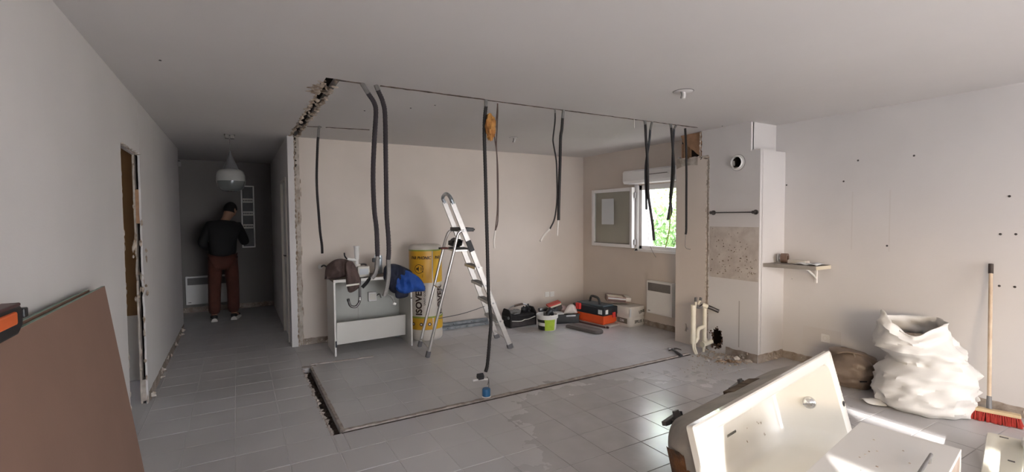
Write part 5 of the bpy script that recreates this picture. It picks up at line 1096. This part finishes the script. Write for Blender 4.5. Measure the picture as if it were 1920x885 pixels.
ob, rows = ring_sack(ws, 'sack_body', M_PSACK, lv, 4.0, .3, pk)
ob.modifiers.new('thick', 'SOLIDIFY').thickness = .004
inner = [[Vector((p.x*.9+(lv[-3][1])*.1, p.y*.9, p.z-.03*j)) for p in rows[-1]] for j in (0, 1, 3)]
MB().grid([[Vector((p.x*.93+lv[-1][1]*.07, p.y*.93, .56)) for p in rows[-1]], [Vector((lv[-1][1]+(p.x-lv[-1][1])*.1, p.y*.1, .55)) for p in rows[-1]]], closed=True).build('sack_contents', M_CHIP, ws)
# flattened corner of the sack trailing on the floor
tail = [[Vector((-.22+.0*k, -.02+.05*k, .012+.05*(1-abs(k-1.5)/1.5))) for k in range(4)], [Vector((-.33, -.0+.045*k, .01+.05*(1-abs(k-1.5)/1.6))) for k in range(4)], [Vector((-.40, .03+.03*k, .012+.04*(1-abs(k-1.5)/1.7))) for k in range(4)]]
tb_ = MB().grid(tail).build('sack_corner', M_PSACK, ws, True, sub=1); tb_.modifiers.new('thick', 'SOLIDIFY').thickness = .006
bs_ = empty('brown_sack', (4.78, 2.16, 0), AW, 'dusty brown plastic sack slumped behind the white rubble sack', 'sack')
M_BRSACK = mat('dusty_brown_plastic', '#8a7a6d', .45, c2='#6e5f53', scale=4, bump=.15, bscale=20)
ring_sack(bs_, 'sack_body', M_BRSACK, [(0, .02, 0, .17, .17), (.05, .02, 0, .2, .2), (.14, .02, 0, .205, .21), (.22, .015, 0, .18, .19), (.28, .0, 0, .13, .13), (.31, -.03, 0, .06, .06), (.33, -.05, 0, .02, .02)], 9, .28)
MB().tube(smooth_pts([(-.03, -.1, .3), (-.055, -.18, .2), (-.05, -.2, .1)], 5), .008, 6).build('sack_seam', mat('pale_seam', '#a39689', .6), bs_, True); MB().box(-.06, .0, -.224, -.218, .085, .095).build('dark_slit', M_BLACK, bs_)
fl_ = MB().grid([[Vector((-.2, -.12, .3)), Vector((-.17, 0, .31)), Vector((-.14, .1, .3))], [Vector((-.11, -.1, .33)), Vector((-.07, 0, .34)), Vector((-.04, .1, .32))], [Vector((.05, -.12, .29)), Vector((.08, 0, .31)), Vector((.1, .1, .29))], [Vector((.2, -.1, .22)), Vector((.24, 0, .24)), Vector((.26, .1, .22))]]).build('folded_top', M_BRSACK, bs_, True, sub=2); fl_.modifiers.new('thick', 'SOLIDIFY').thickness = .008
o = None

# ------------------------------------------------------------------ broom
br = empty('broom', (4.775, 1.22, 0), 0, 'push broom with red bristles leaning on the right wall', 'broom')
ba = math.atan2(1.087-1.381, 4.72-4.63); mB = Matrix.Rotation(ba, 4, 'Z')
M_WOODP = mat('pale_wood', '#cbb48f', .6, var=.08, scale=12); M_HANDLE = mat('worn_wooden_handle', '#cdbaa3', .55, c2='#b49c84', scale=9); M_BRIS = mat('red_bristles', '#a8332a', .6, var=.15, scale=40)
MB().box(-.155, .155, -.027, .027, .065, .09, mB).build('brush_block', M_WOODP, br, bevel=.006)
s = MB(); g = random.Random(2)
for i in range(26):
    for j in range(5):
        x = -.148+.296*i/25; y = -.022+.011*j; dx = g.uniform(-.008, .008)+.012*(i/25-.5)*2; dy = g.uniform(-.01, .01)+(j-2)*.008
        s.tube([mB @ Vector((x, y, .066)), mB @ Vector((x+dx, y+dy, .002))], [.0055, .008], 4)
e = s.build('bristles', M_BRIS, br); e['kind'] = 'stuff'
hb0, hb1 = Vector((.01, .01, .09)), Vector((5.028-4.775, 1.309-1.22, 1.145)); hd_ = (hb1-hb0).normalized()
MB().tube([hb0, hb0+hd_*.09], [.017, .014], 12).build('handle_socket', M_GREYPL, br, True); MB().tube([hb0+hd_*.05, hb1-hd_*.05], .012, 12).build('handle', M_HANDLE, br, True); MB().tube([hb1-hd_*.075, hb1], .015, 12).build('handle_grip', mat('dark_brown_grip', '#3a302d', .6), br, True)

# ------------------------------------------------------------------ person in the hallway
def skin(name, verts, edges, radii, m, parent, sub=2, root=0):
    me = bpy.data.meshes.new(name); me.from_pydata(verts, edges, []); o = link(me, name, parent); me.materials.append(m)
    o.modifiers.new('skin', 'SKIN'); lay = me.skin_vertices[0].data
    for i, r_ in enumerate(radii): lay[i].radius = r_ if isinstance(r_, tuple) else (r_, r_)
    lay[root].use_root = True
    sm = o.modifiers.new('subdivision', 'SUBSURF'); sm.levels = sub; sm.render_levels = sub
    bpy.context.view_layer.update(); dg = bpy.context.evaluated_depsgraph_get(); m2 = bpy.data.meshes.new_from_object(o.evaluated_get(dg)); o.modifiers.clear(); o.data = m2
    for f in m2.polygons: f.use_smooth = True
    if not m2.materials: m2.materials.append(m)
    return o
M_SKIN = mat('skin', '#9c7660', .6); M_JACK = mat('black_jacket', '#141416', .85, var=.2, scale=8); M_TROU = mat('red_brown_trousers', '#4a261c', .85, var=.12, scale=8); M_SHOE = mat('dark_shoes', '#1d1b1c', .6); M_SOLE = mat('pale_soles', '#b9b4ac', .6); M_HAIR = mat('short_dark_hair', '#120f0e', .8)
pe = empty('person', (-.2, 8.38, 0), 0, 'person in black jacket and red-brown trousers facing the electrical panel', 'person')
B = dict(pel=(0, 0, .95), wa=(0, 0, 1.1), ch=(.01, .03, 1.3), nk0=(.03, .06, 1.47), nk1=(.06, .1, 1.55), hd0=(.1, .13, 1.62), hd1=(.12, .14, 1.7),
         ls=(-.17, .02, 1.42), le=(-.27, .0, 1.15), lw=(-.1, .24, 1.1), lh=(-.04, .3, 1.12), rs=(.21, .06, 1.42), re=(.30, .12, 1.16), rw=(.27, .36, 1.24), rh=(.27, .44, 1.27),
         lhip=(-.1, 0, .9), lk=(-.12, .02, .5), la=(-.13, -.02, .1), lt=(-.15, .14, .035), rhip=(.1, 0, .9), rk=(.12, .03, .5), ra=(.12, .0, .1), rtoe=(.17, .15, .035))
K = list(B); I = {k: i for i, k in enumerate(K)}
E_ = [('pel','wa'),('wa','ch'),('ch','nk0'),('nk0','nk1'),('nk1','hd0'),('hd0','hd1'),('ch','ls'),('ls','le'),('le','lw'),('lw','lh'),('ch','rs'),('rs','re'),('re','rw'),('rw','rh'),('pel','lhip'),('lhip','lk'),('lk','la'),('la','lt'),('pel','rhip'),('rhip','rk'),('rk','ra'),('ra','rtoe')]
rad = dict(pel=.11, wa=.1, ch=.12, nk0=.07, nk1=.055, hd0=.085, hd1=.08, ls=.05, le=.045, lw=.034, lh=.03, rs=.05, re=.045, rw=.034, rh=.03, lhip=.08, lk=.062, la=.045, lt=.035, rhip=.08, rk=.062, ra=.045, rtoe=.035)
skin('body', [B[k] for k in K], [(I[a], I[b]) for a, b in E_], [rad[k] for k in K], M_SKIN, pe)
J = ['hem', 'wa', 'ch', 'col', 'ls', 'le', 'lw', 'rs', 're', 'rw']; JB = dict(B, hem=(0, 0, .93), col=(.04, .075, 1.5)); JI = {k: i for i, k in enumerate(J)}
skin('jacket', [JB[k] for k in J], [(JI[a], JI[b]) for a, b in [('hem','wa'),('wa','ch'),('ch','col'),('ch','ls'),('ls','le'),('le','lw'),('ch','rs'),('rs','re'),('re','rw')]], [(.2, .17), (.195, .165), (.2, .17), .085, .09, .07, .055, .09, .07, .055], M_JACK, pe)
T_ = ['pel', 'lhip', 'lk', 'la', 'rhip', 'rk', 'ra']; TB = dict(B, la=(-.13, -.02, .09), ra=(.12, 0, .09), lk=(-.12, .02, .48), rk=(.12, .03, .48)); TI = {k: i for i, k in enumerate(T_)}
skin('trousers', [TB[k] for k in T_], [(TI[a], TI[b]) for a, b in [('pel','lhip'),('lhip','lk'),('lk','la'),('pel','rhip'),('rhip','rk'),('rk','ra')]], [(.155, .14), .112, .09, .085, .112, .09, .085], M_TROU, pe)
for x, y, tx in ((-.13, -.02, -.17), (.12, 0, .19)):
    o = skin('shoe', [(x, y-.05, .06), (x, y+.03, .06), ((x+tx)/2, y+.12, .045), (tx, y+.19, .035)], [(0, 1), (1, 2), (2, 3)], [.045, .048, .042, .03], M_SHOE, pe); 
    MB().tube([(x, y-.06, .012), ((x+tx)/2, y+.1, .012), (tx, y+.19, .012)], [.042, .045, .035], 8).build('sole', M_SOLE, o)
hdm = Matrix.Translation((.115, .135, 1.67)) @ Matrix.Rotation(R(-38), 4, 'Z') @ Matrix.Rotation(R(-18), 4, 'X')
rows = []
for i in range(15):
    th = math.pi*i/14; row = []
    for k in range(24):
        a = 2*math.pi*k/24; x, y, z = math.sin(th)*math.cos(a), math.sin(th)*math.sin(a), math.cos(th); jaw = 1-.28*max(0, -z)
        row.append(hdm @ Vector((x*.078*jaw, y*.097*jaw+.012*max(0, -z)*(y > 0), z*.118)))
    rows.append(row)
hdo = MB().grid(rows, closed=True).build('head', M_SKIN, pe, True)
MB().prism([(-.012, 0), (.012, 0), (0, .045)], .09, .118, hdm @ Matrix.Rotation(R(-90), 4, 'X') @ Matrix.Translation((0, .0, 0)) @ Matrix.Scale(1, 4)).build('nose', M_SKIN, hdo, bevel=.003)
for sx in (-1, 1):
    MB().lathe([(.012, 0), (.008, .006), (.001, .008)], 10, hdm @ Vector((sx*.03, .086, .012)), hdm.to_3x3() @ Vector((0, 1, 0))).build('eye', M_PVC, hdo, True); blob(hdm @ Vector((sx*.079, -.005, -.005)), (.012, .02, .03), 3, .1).build('ear', M_SKIN, hdo, True)
MB().box(-.024, .024, .08, .091, -.06, -.052, hdm).build('mouth', mat('lips', '#7d4f45', .6), hdo)
rows = []
for i in range(9):
    th = math.pi*.62*i/8; row = []
    for k in range(24):
        a = 2*math.pi*k/24; f_ = .78 if 0 < math.sin(a) else 1.; t2 = th*(f_ if i > 3 else 1); row.append(hdm @ Vector((math.sin(t2)*math.cos(a)*.086, math.sin(t2)*math.sin(a)*.105-.004, math.cos(t2)*.127)))
    rows.append(row)
MB().grid(rows, closed=True).build('hair', M_HAIR, pe, True)
for nm, w0, h0, side in (('left', B['lw'], B['lh'], -1), ('right', B['rw'], B['rh'], 1)):
    wv, hv = Vector(w0), Vector(h0); d_ = (hv-wv).normalized(); sd_ = d_.cross(Vector((0, 0, 1))).normalized(); dn_ = sd_.cross(d_)
    vs, es, rs_ = [tuple(wv), tuple(hv)], [(0, 1)], [.026, .034]
    for k in range(4):
        base = hv+sd_*(.028-.0187*k)+d_*.02; L_ = [.075, .085, .08, .06][k]; vs += [tuple(base), tuple(base+d_*L_*.5-dn_*.008), tuple(base+d_*L_*.8-dn_*.03)]; i0 = len(vs)-3; es += [(1, i0), (i0, i0+1), (i0+1, i0+2)]; rs_ += [.01, .009, .008]
    tb0 = hv-d_*.01+sd_*side*-.03; vs += [tuple(tb0), tuple(tb0+d_*.03+sd_*side*-.025), tuple(tb0+d_*.06+sd_*side*-.025-dn_*.01)]; i0 = len(vs)-3; es += [(1, i0), (i0, i0+1), (i0+1, i0+2)]; rs_ += [.012, .011, .009]
    skin('hand', vs, es, rs_, M_SKIN, pe, 1)
